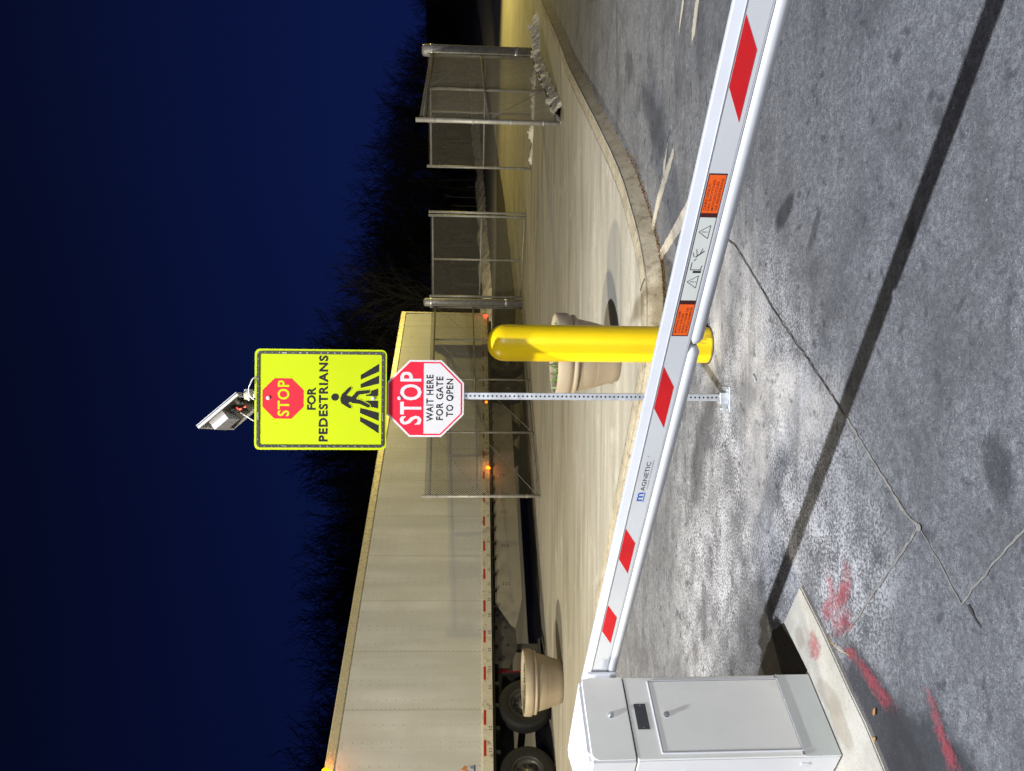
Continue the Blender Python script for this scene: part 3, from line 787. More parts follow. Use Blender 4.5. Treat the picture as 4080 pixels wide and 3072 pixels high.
    bm.faces.new([bm.verts.new(P(t, z)+out*.0021) for t, z in quadp])
    for (q, w, r) in (((m_+.02, .082), (m_+.040, .060), .0016), ((m_+.020, .086), (m_+.034, .092), .0010), ((m_+.024, .078), (m_+.045, .084), .0009), ((m_+.028, .072), (m_+.048, .066), .0010), ((m_+.008, .084), (m_+.016, .078), .0012)):
        line(bm, q, w, r)
    for f in bm.faces: f.normal_update()
    new_obj('pictogram', bm, M['ink'], wl)
    # maker's mark
    g0, g1 = BT['logo']; gw = g1-g0
    bm = BM(); text_bm(bm, 'AGNETIC', P(g0+gw*.585, .0725), slope, up, out, gw*.66, .0155, .0010, bold=.006)
    text_bm(bm, '®', P(g1+.006, .080), slope, up, out, .005, .005, .0010)
    text_bm(bm, 'ACCESS TO PROGRESS', P(g0+gw*.62, .0575), slope, up, out, gw*.66, .0032, .0010)
    mk = new_obj('lettering', bm, M['ink'], boom)
    bm = BM(); text_bm(bm, 'm', P(g0+gw*.12, .0755), slope, up, out, gw*.20, .0200, .0010, bold=.02)
    quad(bm, [(g0, .0595), (g0+gw*.22, .0595), (g0+gw*.22, .0625), (g0, .0625)], .0006, .0011)
    new_obj('emblem', bm, M['ink_blue'], boom)
    # flange and shaft that carry the boom
    bm = BM(); cyl(bm, (-.16, Wd-.01, zb(-.16)+.07), (-.16, ay+.02, zb(-.16)+.07), .045, 24); box(bm, (-.28, ay-.045, zb(-.16)+.0), (-.06, ay-.028, zb(-.16)+.13), bev=.006)
    new_obj('flange', bm, M['white_paint'], root)
    return root

def boom_params():
    """positions along the boom, in metres from the cabinet's door plane"""
    return dict(joint=BTJ, bars=BARS, lab=LAB, labs=LABS, logo=LOGO)
BTJ = 1.578
BARS = [(1.502, 1.424, 1.258, 1.338), (0.786, 0.71, 0.545, 0.626), (0.359, 0.284, 0.118, 0.199), (2.521, 2.442, 2.264, 2.351)]
LAB = (1.619, 2.124); LABS = (1.726, 2.015, 1.74, 2.002); LOGO = (0.921, 1.127)
BT = boom_params()
barrier()

# ------------------------------------------------------------------ yellow bollard
def bollard():
    root = thing('bollard', 'round-topped yellow bollard standing behind the white boom', 'bollard', (.268, 4.83, -.002))
    bm = BM(); r = .1155; prof = [(r*1.0, 0), (r, .02), (r, 1.298)]
    for k in range(1, 11):
        a = rad(90*k/10); prof.append((max(.0012, r*math.cos(a)**.85 if k < 10 else .0012), 1.298+.113*math.sin(a)))
    lathe(bm, prof, 64); new_obj('sleeve', bm, M['yellow'], root)
    bm = BM(); lathe(bm, [(.122, 0), (.122, .004), (.114, .009)], 48); new_obj('base_ring', bm, M['tar_dark'], root)
bollard()

# ------------------------------------------------------------------ sign post with two signs and a solar panel
def octagon(cx, cz, h):
    k = h*math.tan(PI/8); return [(cx+h, cz-k), (cx+h, cz+k), (cx+k, cz+h), (cx-k, cz+h), (cx-h, cz+k), (cx-h, cz-k), (cx-k, cz-h), (cx+k, cz-h)]
def sign_post():
    Y0 = 4.476
    root = thing('sign_post', 'perforated steel post with a yellow pedestrian sign, a stop sign and a solar panel', 'sign', (-.062, Y0, -.002))
    X, Z, O = Vector((1, 0, 0)), Vector((0, 0, 1)), Vector((0, -1, 0))
    # post: square tube with real holes shown as dark recesses in the front and side
    bm = BM(); h = .0205
    box(bm, (-h, -h, .01), (h, h, 2.76), bev=.004); post = new_obj('post', bm, M['galv'], root)
    bm = BM(); z = .045
    while z < 2.7:
        for a, b in (((-.0, -h-.0006, z), 0), ((h+.0006, 0, z), 1), ((-h-.0006, 0, z), 1)):
            c = Vector(a); ring = []
            for k in range(14):
                q = 2*PI*k/14
                ring.append(bm.verts.new(c+(Vector((math.cos(q), 0, math.sin(q))) if b == 0 else Vector((0, math.cos(q), math.sin(q))))*.0058))
            bm.faces.new(ring)
        z += .0254
    holes = new_obj('post_holes', bm, M['gap'], post); holes['kind'] = 'stuff'
    bm = BM(); box(bm, (-.085, -.075, 0), (.065, .075, .012), bev=.003)
    box(bm, (-.036, -.03, .010), (.030, .03, .050), bev=.004)
    base = new_obj('base_plate', bm, M['galv'], root)
    bm = BM()
    for x, y in ((-.068, -.058), (.048, -.058), (-.068, .058), (.048, .058)): cyl(bm, (x, y, .012), (x, y, .022), .010, 6)
    split_obj('anchor_bolt', bm, M['galv'], base)
    # --- pedestrian sign; its own plane 3.5 cm in front of the post
    yo = -.056; cx = -.088+.062; cz = 2.3615+.002
    sx = .569/400.0; sz = .737/525.5
    def L(px, py): return ((1592.8-py)*sx+cx, (1277.2-px)*sz+cz)          # mark's place on the sign
    def Lz(zx, zy): return L(1050+zx*.3843, 1350+zy*.3843)
    o = Vector((0, yo, 0))
    w, hh = .569/2, .737/2
    bm = BM(); prism(bm, rrect(cx-w, cz-hh, cx+w, cz+hh, .030), o, X, Z, O, -.012, 0)
    face = new_obj('pedestrian_sign', bm, M['sign_yellow'], root)
    bm = BM(); ring_prism(bm, rrect(cx-w+.0125, cz-hh+.0125, cx+w-.0125, cz+hh-.0125, .023), rrect(cx-w+.0285, cz-hh+.0285, cx+w-.0285, cz+hh-.0285, .009), o, X, Z, O, -.001, .005)
    bmesh.ops.bevel(bm, geom=bm.edges[:], offset=.0015, segments=2, affect='EDGES')
    chan = new_obj('lamp_channel', bm, M['channel'], face)
    bm = BM(); rr = random.Random(2)
    a0, a1, b0, b1 = cx-w+.0205, cx+w-.0205, cz-hh+.0205, cz+hh-.0205
    def led(x, z, s=1):
        box(bm, (x-.0035*s, yo-.0064, z-.0035*s), (x+.0035*s, yo-.0045, z+.0035*s), bev=.0006)
    n = 18
    for k in range(n+1):
        zz = b0+(b1-b0)*k/n; s = rr.choice((.6, .8, 1, 1, 1.3)); led(a0, zz, s); led(a1, zz, rr.choice((.6, .8, 1, 1.2)))
    for k in range(1, 14):
        xx = a0+(a1-a0)*k/14; led(xx, b0, rr.choice((.6, .8, 1))); led(xx, b1, rr.choice((.6, .8, 1)))
    for (x, z, dx, dz) in ((a1-.002, b1-.145, .004, .014), (cx-.095, b1, .022, .005), (a0+.002, b1-.14, .003, .008), (cx-.1, b0, .02, .003)):
        box(bm, (x-dx, yo-.0072, z-dz), (x+dx, yo-.0055, z+dz), bev=.0008)
    split_obj('lamp_lens', bm, M['lens'], face)
    # red octagon with STOP
    oc = L(1127, 1589.6); bm = BM(); prism(bm, octagon(oc[0], oc[1], 80*sx), o, X, Z, O, .0002, .0010); new_obj('red_octagon', bm, M['sign_red_dark'], face)
    bm = BM(); c = L(1129, 1588.5); text_bm(bm, 'STOP', o+X*c[0]+Z*c[1], X, Z, O, 143*sx, 47*sz, .0016, bold=.022, space=1.12); new_obj('lettering', bm, M['sign_yellow'], face)
    bm = BM()
    c = L(1239.5, 1589); text_bm(bm, 'FOR', o+X*c[0]+Z*c[1], X, Z, O, 90*sx, 35*sz, .0010, bold=.034)
    new_obj('lettering', bm, M['sign_ink'], face)['label'] = 'black word FOR'; bm = BM()
    c = L(1287, 1588.5); text_bm(bm, 'PEDESTRIANS', o+X*c[0]+Z*c[1], X, Z, O, 343*sx, 36*sz, .0010, bold=.034, space=1.14)
    lt = new_obj('lettering', bm, M['sign_ink'], face); lt['label'] = 'black word PEDESTRIANS'
    # crosswalk bars
    bm = BM()
    for q in (((1003, 375), (1195, 255), (1195, 337), (1003, 423)), ((1003, 468), (1195, 378), (1195, 462), (1003, 510)),
              ((1060, 556), (1187, 512), (1187, 592), (1060, 592)), ((1060, 640), (1187, 640), (1187, 722), (1060, 690)),
              ((1000, 715), (1195, 765), (1195, 850), (1000, 770)), ((1000, 808), (1195, 895), (1195, 980), (1000, 855))):
        prism(bm, [Lz(*p) for p in q], o, X, Z, O, .0002, .0008)
    new_obj('crossing_bars', bm, M['sign_ink'], face)
    # walking figure, built from tapered strokes; a yellow rim keeps it apart from the bars
    def figure(extra, off, name, m_):
        bm = BM(); k = 0
        def cap(a, b, ra, rb):
            nonlocal k
            a, b = Vector(Lz(*a)), Vector(Lz(*b)); ra = ra*.3843*sx+extra; rb = rb*.3843*sx+extra
            d = (b-a); ang = math.atan2(d.y, d.x); pts = []
            for i in range(9): t = ang-PI/2+PI*i/8; pts.append((b.x+rb*math.cos(t), b.y+rb*math.sin(t)))
            for i in range(9): t = ang+PI/2+PI*i/8; pts.append((a.x+ra*math.cos(t), a.y+ra*math.sin(t)))
            vs = [bm.verts.new(o+X*p[0]+Z*p[1]+O*(off+k*.00012)) for p in pts]; f = bm.faces.new(vs); k += 1
            f.normal_update()
            if f.normal.dot(O) < 0: f.normal_flip()
        if not extra:
            cap((737, 606), (738, 606), 37, 37)
            cap((830, 618), (925, 632), 36, 26); cap((818, 640), (850, 655), 24, 30)
        for seg in (((826, 590), (893, 514), 22, 15), ((822, 655), (893, 706), 22, 15), ((925, 622), (975, 560), 24, 20), ((975, 560), (1085, 547), 20, 17),
                    ((925, 642), (1000, 655), 24, 20), ((1000, 655), (1085, 695), 20, 17)): cap(*seg)
        new_obj(name, bm, m_, face)
    figure(.0055, .0012, 'figure_rim', M['sign_yellow']); figure(0, .0022, 'walking_figure', M['sign_ink'])
    def bolt(parent, px, py, yy, r=.0085):
        c = L(px, py); bm = BM(); cyl(bm, (c[0], yy, c[1]), (c[0], yy-.004, c[1]), r*1.25, 20); cyl(bm, (c[0], yy-.004, c[1]), (c[0], yy-.010, c[1]), r*.8, 6)
        new_obj('bolt', bm, M['galv'], parent)
    bolt(face, 1068, 1588.3, yo-.001); bolt(face, 1485.5, 1587.5, yo-.001)
    # --- octagonal stop sign, bolted in front, under the first
    ys = -.034; o = Vector((0, ys, 0)); c = L(1696, 1586.3); cx2, cz2 = c; R = 155*sx
    bm = BM(); prism(bm, octagon(cx2, cz2, R), o, X, Z, O, -.003, 0); st = new_obj('stop_sign', bm, M['sign_white'], root)
    # red: upper half and a rim below
    bm = BM(); oc_o = octagon(cx2, cz2, R-.0105); oc_i = octagon(cx2, cz2, R-.0180)
    zc = Lz(1661, 0)[1]
    k_ = (R-.0105)*math.tan(PI/8); h_ = R-.0105
    upper = [(cx2+h_, zc), (cx2+h_, cz2+k_), (cx2+k_, cz2+h_), (cx2-k_, cz2+h_), (cx2-h_, cz2+k_), (cx2-h_, zc)]
    prism(bm, upper, o, X, Z, O, .0002, .0009)
    hi_ = R-.0185; ki = hi_*math.tan(PI/8)
    lowo = [(cx2-h_, zc), (cx2-h_, cz2-k_), (cx2-k_, cz2-h_), (cx2+k_, cz2-h_), (cx2+h_, cz2-k_), (cx2+h_, zc)]
    lowi = [(cx2-hi_, zc), (cx2-hi_, cz2-ki), (cx2-ki, cz2-hi_), (cx2+ki, cz2-hi_), (cx2+hi_, cz2-ki), (cx2+hi_, zc)]
    for i in range(5): prism(bm, [lowo[i], lowo[i+1], lowi[i+1], lowi[i]], o, X, Z, O, .0002, .0009)
    new_obj('red_panel', bm, M['sign_red'], st)
    bm = BM(); c = Lz(1527, 612); text_bm(bm, 'STOP', o+X*c[0]+Z*c[1], X, Z, O, 213*sx, 88*sz, .0016, bold=.018, space=1.1); new_obj('lettering', bm, M['sign_white'], st)
    bm = BM()
    for txt, zx, za, zb_ in (('WAIT HERE', 1728, 365, 855), ('FOR GATE', 1832, 383, 840), ('TO OPEN', 1939, 407, 805)):
        c = Lz(zx, (za+zb_)/2); text_bm(bm, txt, o+X*c[0]+Z*c[1], X, Z, O, (zb_-za)*.3843*sx, 74*.3843*sz, .0012, bold=.016, space=1.1)
    lt = new_obj('lettering', bm, M['sign_ink'], st); lt['label'] = 'black words WAIT HERE FOR GATE TO OPEN'
    for zx, zy in ((1405, 613), (1943, 608)):
        c = Lz(zx, zy); bm = BM(); cyl(bm, (c[0], ys-.001, c[1]), (c[0], ys-.005, c[1]), .0105, 20); cyl(bm, (c[0], ys-.005, c[1]), (c[0], ys-.011, c[1]), .0068, 6); new_obj('bolt', bm, M['galv'], st)
    # --- solar panel tilted above, seen from below
    P1 = Vector((-.252+.062, -.07, 3.036)); s = Vector((.188, 0, -.216)); e = Vector((-.03, .40, -.075)); nrm = s.cross(e).normalized()
    if nrm.z < 0: nrm = -nrm
    bm = BM()
    def slab(bm, o_, a, b, t0, t1, mi=0):
        lo = [bm.verts.new(o_+v+nrm*t0) for v in (Vector(), a, a+b, b)]; hi_ = [bm.verts.new(o_+v+nrm*t1) for v in (Vector(), a, a+b, b)]
        fs = [bm.faces.new(lo), bm.faces.new(hi_)]+[bm.faces.new((lo[i], lo[(i+1) % 4], hi_[(i+1) % 4], hi_[i])) for i in range(4)]
        bmesh.ops.recalc_face_normals(bm, faces=fs)
    slab(bm, P1, s, e, .010, .016); pan = new_obj('solar_panel', bm, M['panel_back'], root)
    bm = BM(); su, eu = s.normalized(), e.normalized()
    slab(bm, P1, s, eu*.012, -.004, .020); slab(bm, P1+e-eu*.012, s, eu*.012, -.004, .020); slab(bm, P1+eu*.0122, su*.012, e-eu*.0244, -.004, .0199); slab(bm, P1+s-su*.012+eu*.0122, su*.012, e-eu*.0244, -.004, .0199)
    new_obj('panel_frame', bm, M['alu'], pan)
    bm = BM(); slab(bm, P1+s*.18+e*.10, s*.34, e*.34, -.055, .008); new_obj('battery_box', bm, M['box_grey'], pan)
    bm = BM()
    slab(bm, P1+s*.60+e*.30, s*.07, e*.35, -.030, .008); slab(bm, P1+s*.80+e*.15, s*.06, e*.60, -.020, .008)
    c0 = P1+s*.75+e*.45
    cyl(bm, c0, Vector((-.0, .0, 2.79)), .012, 12)
    new_obj('bracket', bm, M['panel_back'], pan)
    bm = BM(); rr = random.Random(4)
    for k in range(9):
        q = P1+s*rr.uniform(.55, .9)+e*rr.uniform(.2, .8)-nrm*rr.uniform(.0, .02); cyl(bm, q, q-nrm*.008, .0035, 8)
    split_obj('screw', bm, M['alu'], pan)
    bm = BM(); cyl(bm, (0, 0, 2.755), (0, 0, 2.80), .030, 20); cyl(bm, (-.034, -.018, 2.772), (-.020, -.026, 2.772), .006, 8); cyl(bm, (0, 0, 2.735), (0, 0, 2.757), .024, 16)
    new_obj('pole_cap', bm, M['cable_white'], root)
    def cable(pts, r, m_):
        bm = BM(); pts = [Vector(p) for p in pts]; Q = []
        for i in range(len(pts)-1):
            p0, p1, p2, p3 = pts[max(i-1, 0)], pts[i], pts[i+1], pts[min(i+2, len(pts)-1)]
            for k in range(6):
                t = k/6; Q.append(.5*((2*p1)+(-p0+p2)*t+(2*p0-5*p1+4*p2-p3)*t*t+(-p0+3*p1-3*p2+p3)*t**3))
        Q.append(pts[-1]); tube(bm, Q, r, 8); return new_obj('cable', bm, m_, root)
    cable([(.100, -.05, 2.71), (.092, -.066, 2.735), (.060, -.07, 2.752), (.030, -.066, 2.762), (-.005, -.058, 2.758), (-.03, -.06, 2.732)], .0035, M['cable_white'])
    cable([(-.105, .05, 2.84), (-.12, .0, 2.80), (-.150, -.05, 2.735)], .003, M['cable_white'])
    cable([(-.075, -.03, 2.835), (-.085, -.05, 2.815), (-.078, -.06, 2.80)], .006, M['wire_red'])
    cable([(-.072, -.05, 2.79), (-.068, -.06, 2.775)], .006, M['wire_red'])
sign_post()

# ------------------------------------------------------------------ planters
def planter(loc, label, k, kz, weeds):
    root = thing('planter', label, 'planter', loc, random.uniform(0, 3), 'beige round planters in the yard')
    bm = BM()
    prof = [(.300, 0), (.318, .012), (.345, .10), (.392, .275), (.398, .285), (.398, .300), (.402, .305), (.446, .500), (.446, .512), (.478, .516), (.492, .528), (.490, .560), (.476, .572), (.480, .580), (.505, .600), (.515, .640), (.512, .740), (.500, .758), (.478, .760), (.455, .745), (.450, .70), (.44, .66)]
    lathe(bm, [(r*k, z*kz) for r, z in prof], 64, cap_top=False); pot = new_obj('pot', bm, M['pot'], root)
    bm = BM(); lathe(bm, [(.449*k, .690*kz), (.3*k, .705*kz), (.1*k, .715*kz), (.01, .717*kz)], 40, cap_bot=False)
    for v in bm.verts: v.co.z += noise.noise(v.co*9)*.02
    new_obj('soil', bm, M['soil'], root)
    bm = BM(); rr = random.Random(weeds)
    for i in range(160 if weeds == 1 else 60):
        a = rr.uniform(0, 2*PI); r = .43*k*math.sqrt(rr.random()); c = Vector((r*math.cos(a), r*math.sin(a), .69*kz)); hh = rr.uniform(.03, .10 if weeds == 1 else .06)
        t = Vector((rr.uniform(-.5, .5), rr.uniform(-.5, .5), 1)).normalized()*hh; n = t.cross(Vector((rr.uniform(-1, 1), rr.uniform(-1, 1), 0))).normalized()*.010
        bm.faces.new([bm.verts.new(q) for q in (c-n*.4, c+n*.4, c+t*.6+n, c+t, c+t*.6-n)])
    new_obj('weeds', bm, M['leaf'], root)['kind'] = 'stuff'
planter((.300, 7.40, gyard(.3, 7.4)), 'beige planter half hidden behind the yellow bollard', .79, .82, 1)
planter((-4.77, 12.35, gyard(-4.77, 12.35)), 'beige planter standing alone in front of the truck wheels', 1.0, .83, 2)

# ------------------------------------------------------------------ semi trailer and tractor
TA = Vector((-6.56, 13.17, 0)); TD = Vector((.5745, .8185, 0)); TANG = math.atan2(TD.y, TD.x)
TILT = .0144
def trailer_frame(name, label, cat):
    r = thing(name, label, cat, (TA.x, TA.y, .985)); r.rotation_euler = Matrix.Rotation(TANG, 4, 'Z').to_euler()
    m = Matrix.Rotation(TANG, 4, 'Z') @ Matrix.Rotation(TILT, 4, 'Y'); r.rotation_euler = m.to_euler()
    return r
# local: x along the trailer to its rear, -y towards the camera, z up from the lower edge of the side
def wheel(parent, x, y, z, r=.51, dual=True):
    o = bpy.data.objects.new('wheel', None)
    bm = BM(); Mx = Matrix.Translation((x, y, z)) @ Matrix.Rotation(rad(90), 4, 'X')
    w = .27
    lathe(bm, [(.28, 0), (.33, .006), (.40, .0), (.47, .01), (r-.012, .05), (r, .09), (r, w-.09), (r-.012, w-.05), (.47, w-.01), (.40, w), (.30, w-.004), (.285, w-.02)], 56, False, True, M4=Mx @ Matrix.Translation((0, 0, -w)))
    ty = new_obj('wheel', bm, M['tyre'], parent)
    bm = BM()
    lathe(bm, [(.285, -.012), (.292, -.002), (.280, .0), (.268, -.02), (.262, -.10), (.215, -.115), (.150, -.105), (.135, -.10), (.120, -.10)], 48, True, False, M4=Mx)
    new_obj('rim', bm, M['rim'], ty)
    bm = BM(); lathe(bm, [(.120, -.098), (.112, -.05), (.085, -.035), (.060, .0), (.02, .01), (.005, .012)], 32, True, True, M4=Mx)
    for k in range(10):
        a = 2*PI*k/10; q = Mx @ Vector((.142*math.cos(a), .142*math.sin(a), -.104)); q2 = Mx @ Vector((.142*math.cos(a), .142*math.sin(a), -.082)); cyl(bm, q, q2, .014, 6)
    new_obj('hub', bm, M['hub'], ty)
    bm = BM()
    for k in range(10):
        a = 2*PI*(k+.5)/10; q = Mx @ Vector((.190*math.cos(a), .190*math.sin(a), -.1095)); q2 = Mx @ Vector((.190*math.cos(a), .190*math.sin(a), -.1065)); cyl(bm, q, q2, .024, 12)
    new_obj('hand_hole', bm, M['gap'], ty)
    return ty
def trailer():
    root = trailer_frame('semi_trailer', 'long white box semi trailer parked across the yard behind the gate', 'trailer')
    x0, x1 = -1.35, 15.55; Wt = 2.55; H = 2.86
    bm = BM(); box(bm, (x0, .004, .10), (x1, Wt, H-.02)); body = new_obj('side_wall', bm, M['trailer'], root)
    # rivets: rows beside each joint
    bm = BM(); k = 0
    def rivet(x, z, s=.010):
        c = Vector((x, .0035, z)); a = [bm.verts.new(c+Vector((dx*s, 0, dz*s))) for dx, dz in ((-1, -1), (1, -1), (1, 1), (-1, 1))]
        t = bm.verts.new(c+Vector((0, -.007, 0)))
        for i in range(4): bm.faces.new((a[i], a[(i+1) % 4], t))
    xj = -.14
    while xj < x1-.3:
        for dx, dz in ((.03, .085), (.20, .17), (.52, .17), (.62, .17), (.95, .17)):
            if xj+dx < x0: continue
            z = .25
            while z < H-.2: rivet(xj+dx, z); z += dz*(1 if xj < 6 else 1.6)
        xj += 1.235
    x = x0
    while x < x1: rivet(x, .225, .008); rivet(x, H-.165, .008); x += .10
    new_obj('rivets', bm, simple('rivet_heads', (.34, .32, .24), .5), root)['kind'] = 'stuff'
    bm = BM(); box(bm, (x0-.01, -.022, 0), (x1, .02, .195), bev=.006); rail = new_obj('bottom_rail', bm, M['rail_dirty'], root)
    bm = BM(); x = x0
    while x < x1-.1:
        for dz in (.03, .062): cyl(bm, (x, -.022, dz), (x, -.028, dz), .010, 6); cyl(bm, (x+.05, -.022, dz), (x+.05, -.028, dz), .010, 6)
        x += .41
    new_obj('rail_bolts', bm, M['frame_dark'], rail)['kind'] = 'stuff'
    bm = BM(); box(bm, (x0-.01, -.030, H-.155), (x1, .03, H), bev=.012); box(bm, (x0, .0, H-.01), (x1, Wt, H+.01))
    new_obj('top_rail', bm, M['rail_top'], root)
    bm = BM(); box(bm, (x1-.005, -.026, .0), (x1+.06, .06, H)); box(bm, (x1-.005, Wt-.06, 0), (x1+.06, Wt+.02, H)); box(bm, (x1, .05, .1), (x1+.02, Wt-.05, H-.05)); new_obj('rear_frame', bm, M['rail_top'], root)
    # reflective tape: red lengths and white lengths
    for i in range(18):
        s = .36 + i*.815 - .15
        if i > 1: s = [0, 0, 1.85, 2.68, 3.43, 4.29, 5.10, 5.88][i]-.15 if i < 8 else 5.73+(i-7)*.80
        elif i == 1: s = .94-.15
        if s > x1-.4: break
        bm = BM(); box(bm, (s, -.0245, .120), (s+.29, -.0215, .165)); new_obj('red_tape', bm, M['tape_red'], rail)
        bm = BM(); box(bm, (s+.295, -.0243, .120), (s+.50, -.0215, .165)); new_obj('white_tape', bm, M['tape_white'], rail)
    bm = BM(); box(bm, (-.9, -.0245, .120), (-.62, -.0215, .165)); new_obj('red_tape', bm, M['tape_red'], rail)
    # lamps
    def marker(x, z, m_, s=.035):
        bm = BM(); lathe(bm, [(s*1.25, 0), (s*1.25, .012), (s, .016), (s*.9, .034), (s*.4, .045), (.002, .046)], 20, M4=Matrix.Translation((x, -.022, z)) @ Matrix.Rotation(rad(90), 4, 'X'))
        new_obj('marker_lamp', bm, m_, root)
    marker(7.74, .03, M['amber'], .045); marker(10.55, .06, M['amber'], .03); marker(15.42, .04, M['red_lamp'], .055); marker(-.03, H-.02, M['amber'], .05)
    for (x, z, cc, e) in ((7.74, -.02, (1, .25, .02), 5), (15.42, .03, (1, .05, .02), 2.5), (-.03, H-.02, (1, .25, .02), 5)):
        ld = bpy.data.lights.new('marker_glow', 'POINT'); ld.energy = e; ld.color = cc; ld.shadow_soft_size = .03
        lo_ = bpy.data.objects.new('marker_glow', ld); COL.objects.link(lo_); lo_.parent = root; lo_.location = (x, -.16, z)
    # floor, crossmembers, axle frame
    bm = BM(); box(bm, (x0, .03, -.05), (x1, Wt-.02, .10))
    x = x0+.3
    while x < x1: box(bm, (x, .05, -.13), (x+.06, Wt-.05, -.05)); x += .45
    box(bm, (9.6, .75, -.45), (14.4, .86, -.13)); box(bm, (9.6, Wt-.86, -.45), (14.4, Wt-.75, -.13))
    for xx in (11.35, 12.65): cyl(bm, (xx, .2, -.60), (xx, Wt-.2, -.60), .065, 12)
    new_obj('underframe', bm, M['frame_dark'], root)
    # skirt (zin: set back a little under the side)
    bm = BM(); prism(bm, [(3.62, -.09), (3.05, -.40), (3.00, -.50), (3.35, -.58), (3.75, -.66), (10.2, -.64), (10.55, -.50), (10.75, -.10)], (0, .12, 0), (1, 0, 0), (0, 0, 1), (0, -1, 0), 0, .012)
    sk = new_obj('side_skirt', bm, M['skirt'], root)
    bm = BM()
    for x in (4.1, 5.2, 6.3, 7.6, 8.9):
        for z in (-.28, -.34, -.40):
            for dx in (0, .05): cyl(bm, (x+dx, .108, z), (x+dx, .103, z), .012, 8)
    new_obj('skirt_bolts', bm, M['frame_dark'], sk)['kind'] = 'stuff'
    # landing gear with gusset plate and red braces
    bm = BM(); prism(bm, [(3.62, -.09), (2.98, -.50), (2.55, -.52), (2.10, -.34), (2.10, -.06)], (0, .20, 0), (1, 0, 0), (0, 0, 1), (0, -1, 0), 0, .015)
    lg = new_obj('gusset_plate', bm, simple('grey_gear', (.055, .052, .045), .6, var=.3), root)
    gg = lg.data.materials[0]
    for ya in (.30, Wt-.42):
        bm = BM(); box(bm, (2.62, ya, -.95), (2.74, ya+.12, -.13)); lg2 = new_obj('landing_leg', bm, gg, root)
        bm = BM(); box(bm, (2.52, ya-.04, -.99), (2.84, ya+.16, -.9502)); new_obj('foot', bm, gg, lg2)
    bm = BM()
    for x, z in ((3.05, -.30), (2.62, -.33), (2.3, -.16), (3.35, -.13)): cyl(bm, (x, .186, z), (x, .184, z), .035, 14)
    split_obj('gusset_hole', bm, M['gap'], lg)
    bm = BM(); tube(bm, [(2.35, .5, -.20), (1.75, .9, -.72)], .032, 8); tube(bm, [(2.30, .5, -.62), (1.55, .9, -.22)], .032, 8); tube(bm, [(2.2, .46, -.05), (2.2, .46, -.6)], .02, 8)
    split_obj('brace', bm, M['brace_red'], lg)
    # mud flap and rear wheels
    for xx in (11.35, 12.65):
        wheel(root, xx, .04, -.60); wheel(root, xx, Wt-.04-.0, -.60)
    bm = BM(); box(bm, (13.35, .06, -.95), (13.37, .68, -.15)); new_obj('mud_flap', bm, M['frame_dark'], root)
    bm = BM(); box(bm, (x1-.35, .3, -.62), (x1-.25, Wt-.3, -.52)); box(bm, (x1-.33, .55, -.55), (x1-.27, .63, .0)); box(bm, (x1-.33, Wt-.63, -.55), (x1-.27, Wt-.55, .0)); new_obj('rear_guard', bm, M['rail_dirty'], root)
    # corner of a printed mark at the frame's edge
    bm = BM(); prism(bm, [(-.02, .47), (.03, .44), (.06, .50), (-.02, .56)], (0, 0, 0), (1, 0, 0), (0, 0, 1), (0, -1, 0), -.003, .001)
    prism(bm, [(-.1, .40), (-.02, .43), (-.02, .47), (-.08, .56), (-.14, .56)], (0, 0, 0), (1, 0, 0), (0, 0, 1), (0, -1, 0), -.003, .001)
    new_obj('decal', bm, M['decal_o'], root)
    bm = BM(); box(bm, (-.5, -.0005, .31), (.07, .0035, .335)); box(bm, (.005, -.0005, .345), (.06, .0035, .36)); box(bm, (.01, -.0005, .375), (.055, .0035, .392)); new_obj('decal', bm, simple('blue_decal', (.05, .07, .22), .4), root)
    return root
trailer()
def tractor():
    root = trailer_frame('truck_tractor', 'dark tractor unit under the front of the white trailer, its drive wheels showing', 'truck')
    Wt = 2.5
    bm = BM(); box(bm, (-7.0, .78, -.42), (1.95, .88, -.16)); box(bm, (-7.0, Wt-.88, -.42), (1.95, Wt-.78, -.16)); box(bm, (-.5, .7, -.16), (1.2, Wt-.7, -.06))
    for xx in (-.03, 1.29): cyl(bm, (xx, .2, -.60), (xx, Wt-.2, -.60), .07, 12)
    new_obj('chassis', bm, M['frame_dark'], root)
    for xx in (-.03, 1.29): wheel(root, xx, .06, -.600, .50); wheel(root, xx, Wt-.06, -.600, .50)
    bm = BM(); box(bm, (1.92, .1, -1.0), (1.94, .72, -.2)); new_obj('mud_flap', bm, M['frame_dark'], root)
    # cab ahead of the trailer (outside the photograph's frame)
    bm = BM(); prism(bm, [(-1.9, -.5), (-1.9, 2.4), (-3.6, 2.6), (-4.3, 1.6), (-4.6, 1.0), (-6.2, .75), (-6.4, -.5)], (0, .05, 0), (1, 0, 0), (0, 0, 1), (0, 1, 0), 0, 2.4)
    new_obj('cab', bm, simple('cab_paint', (.22, .02, .02), .3), root)
    wheel(root, -5.5, .06, -.60, .5)
tractor()

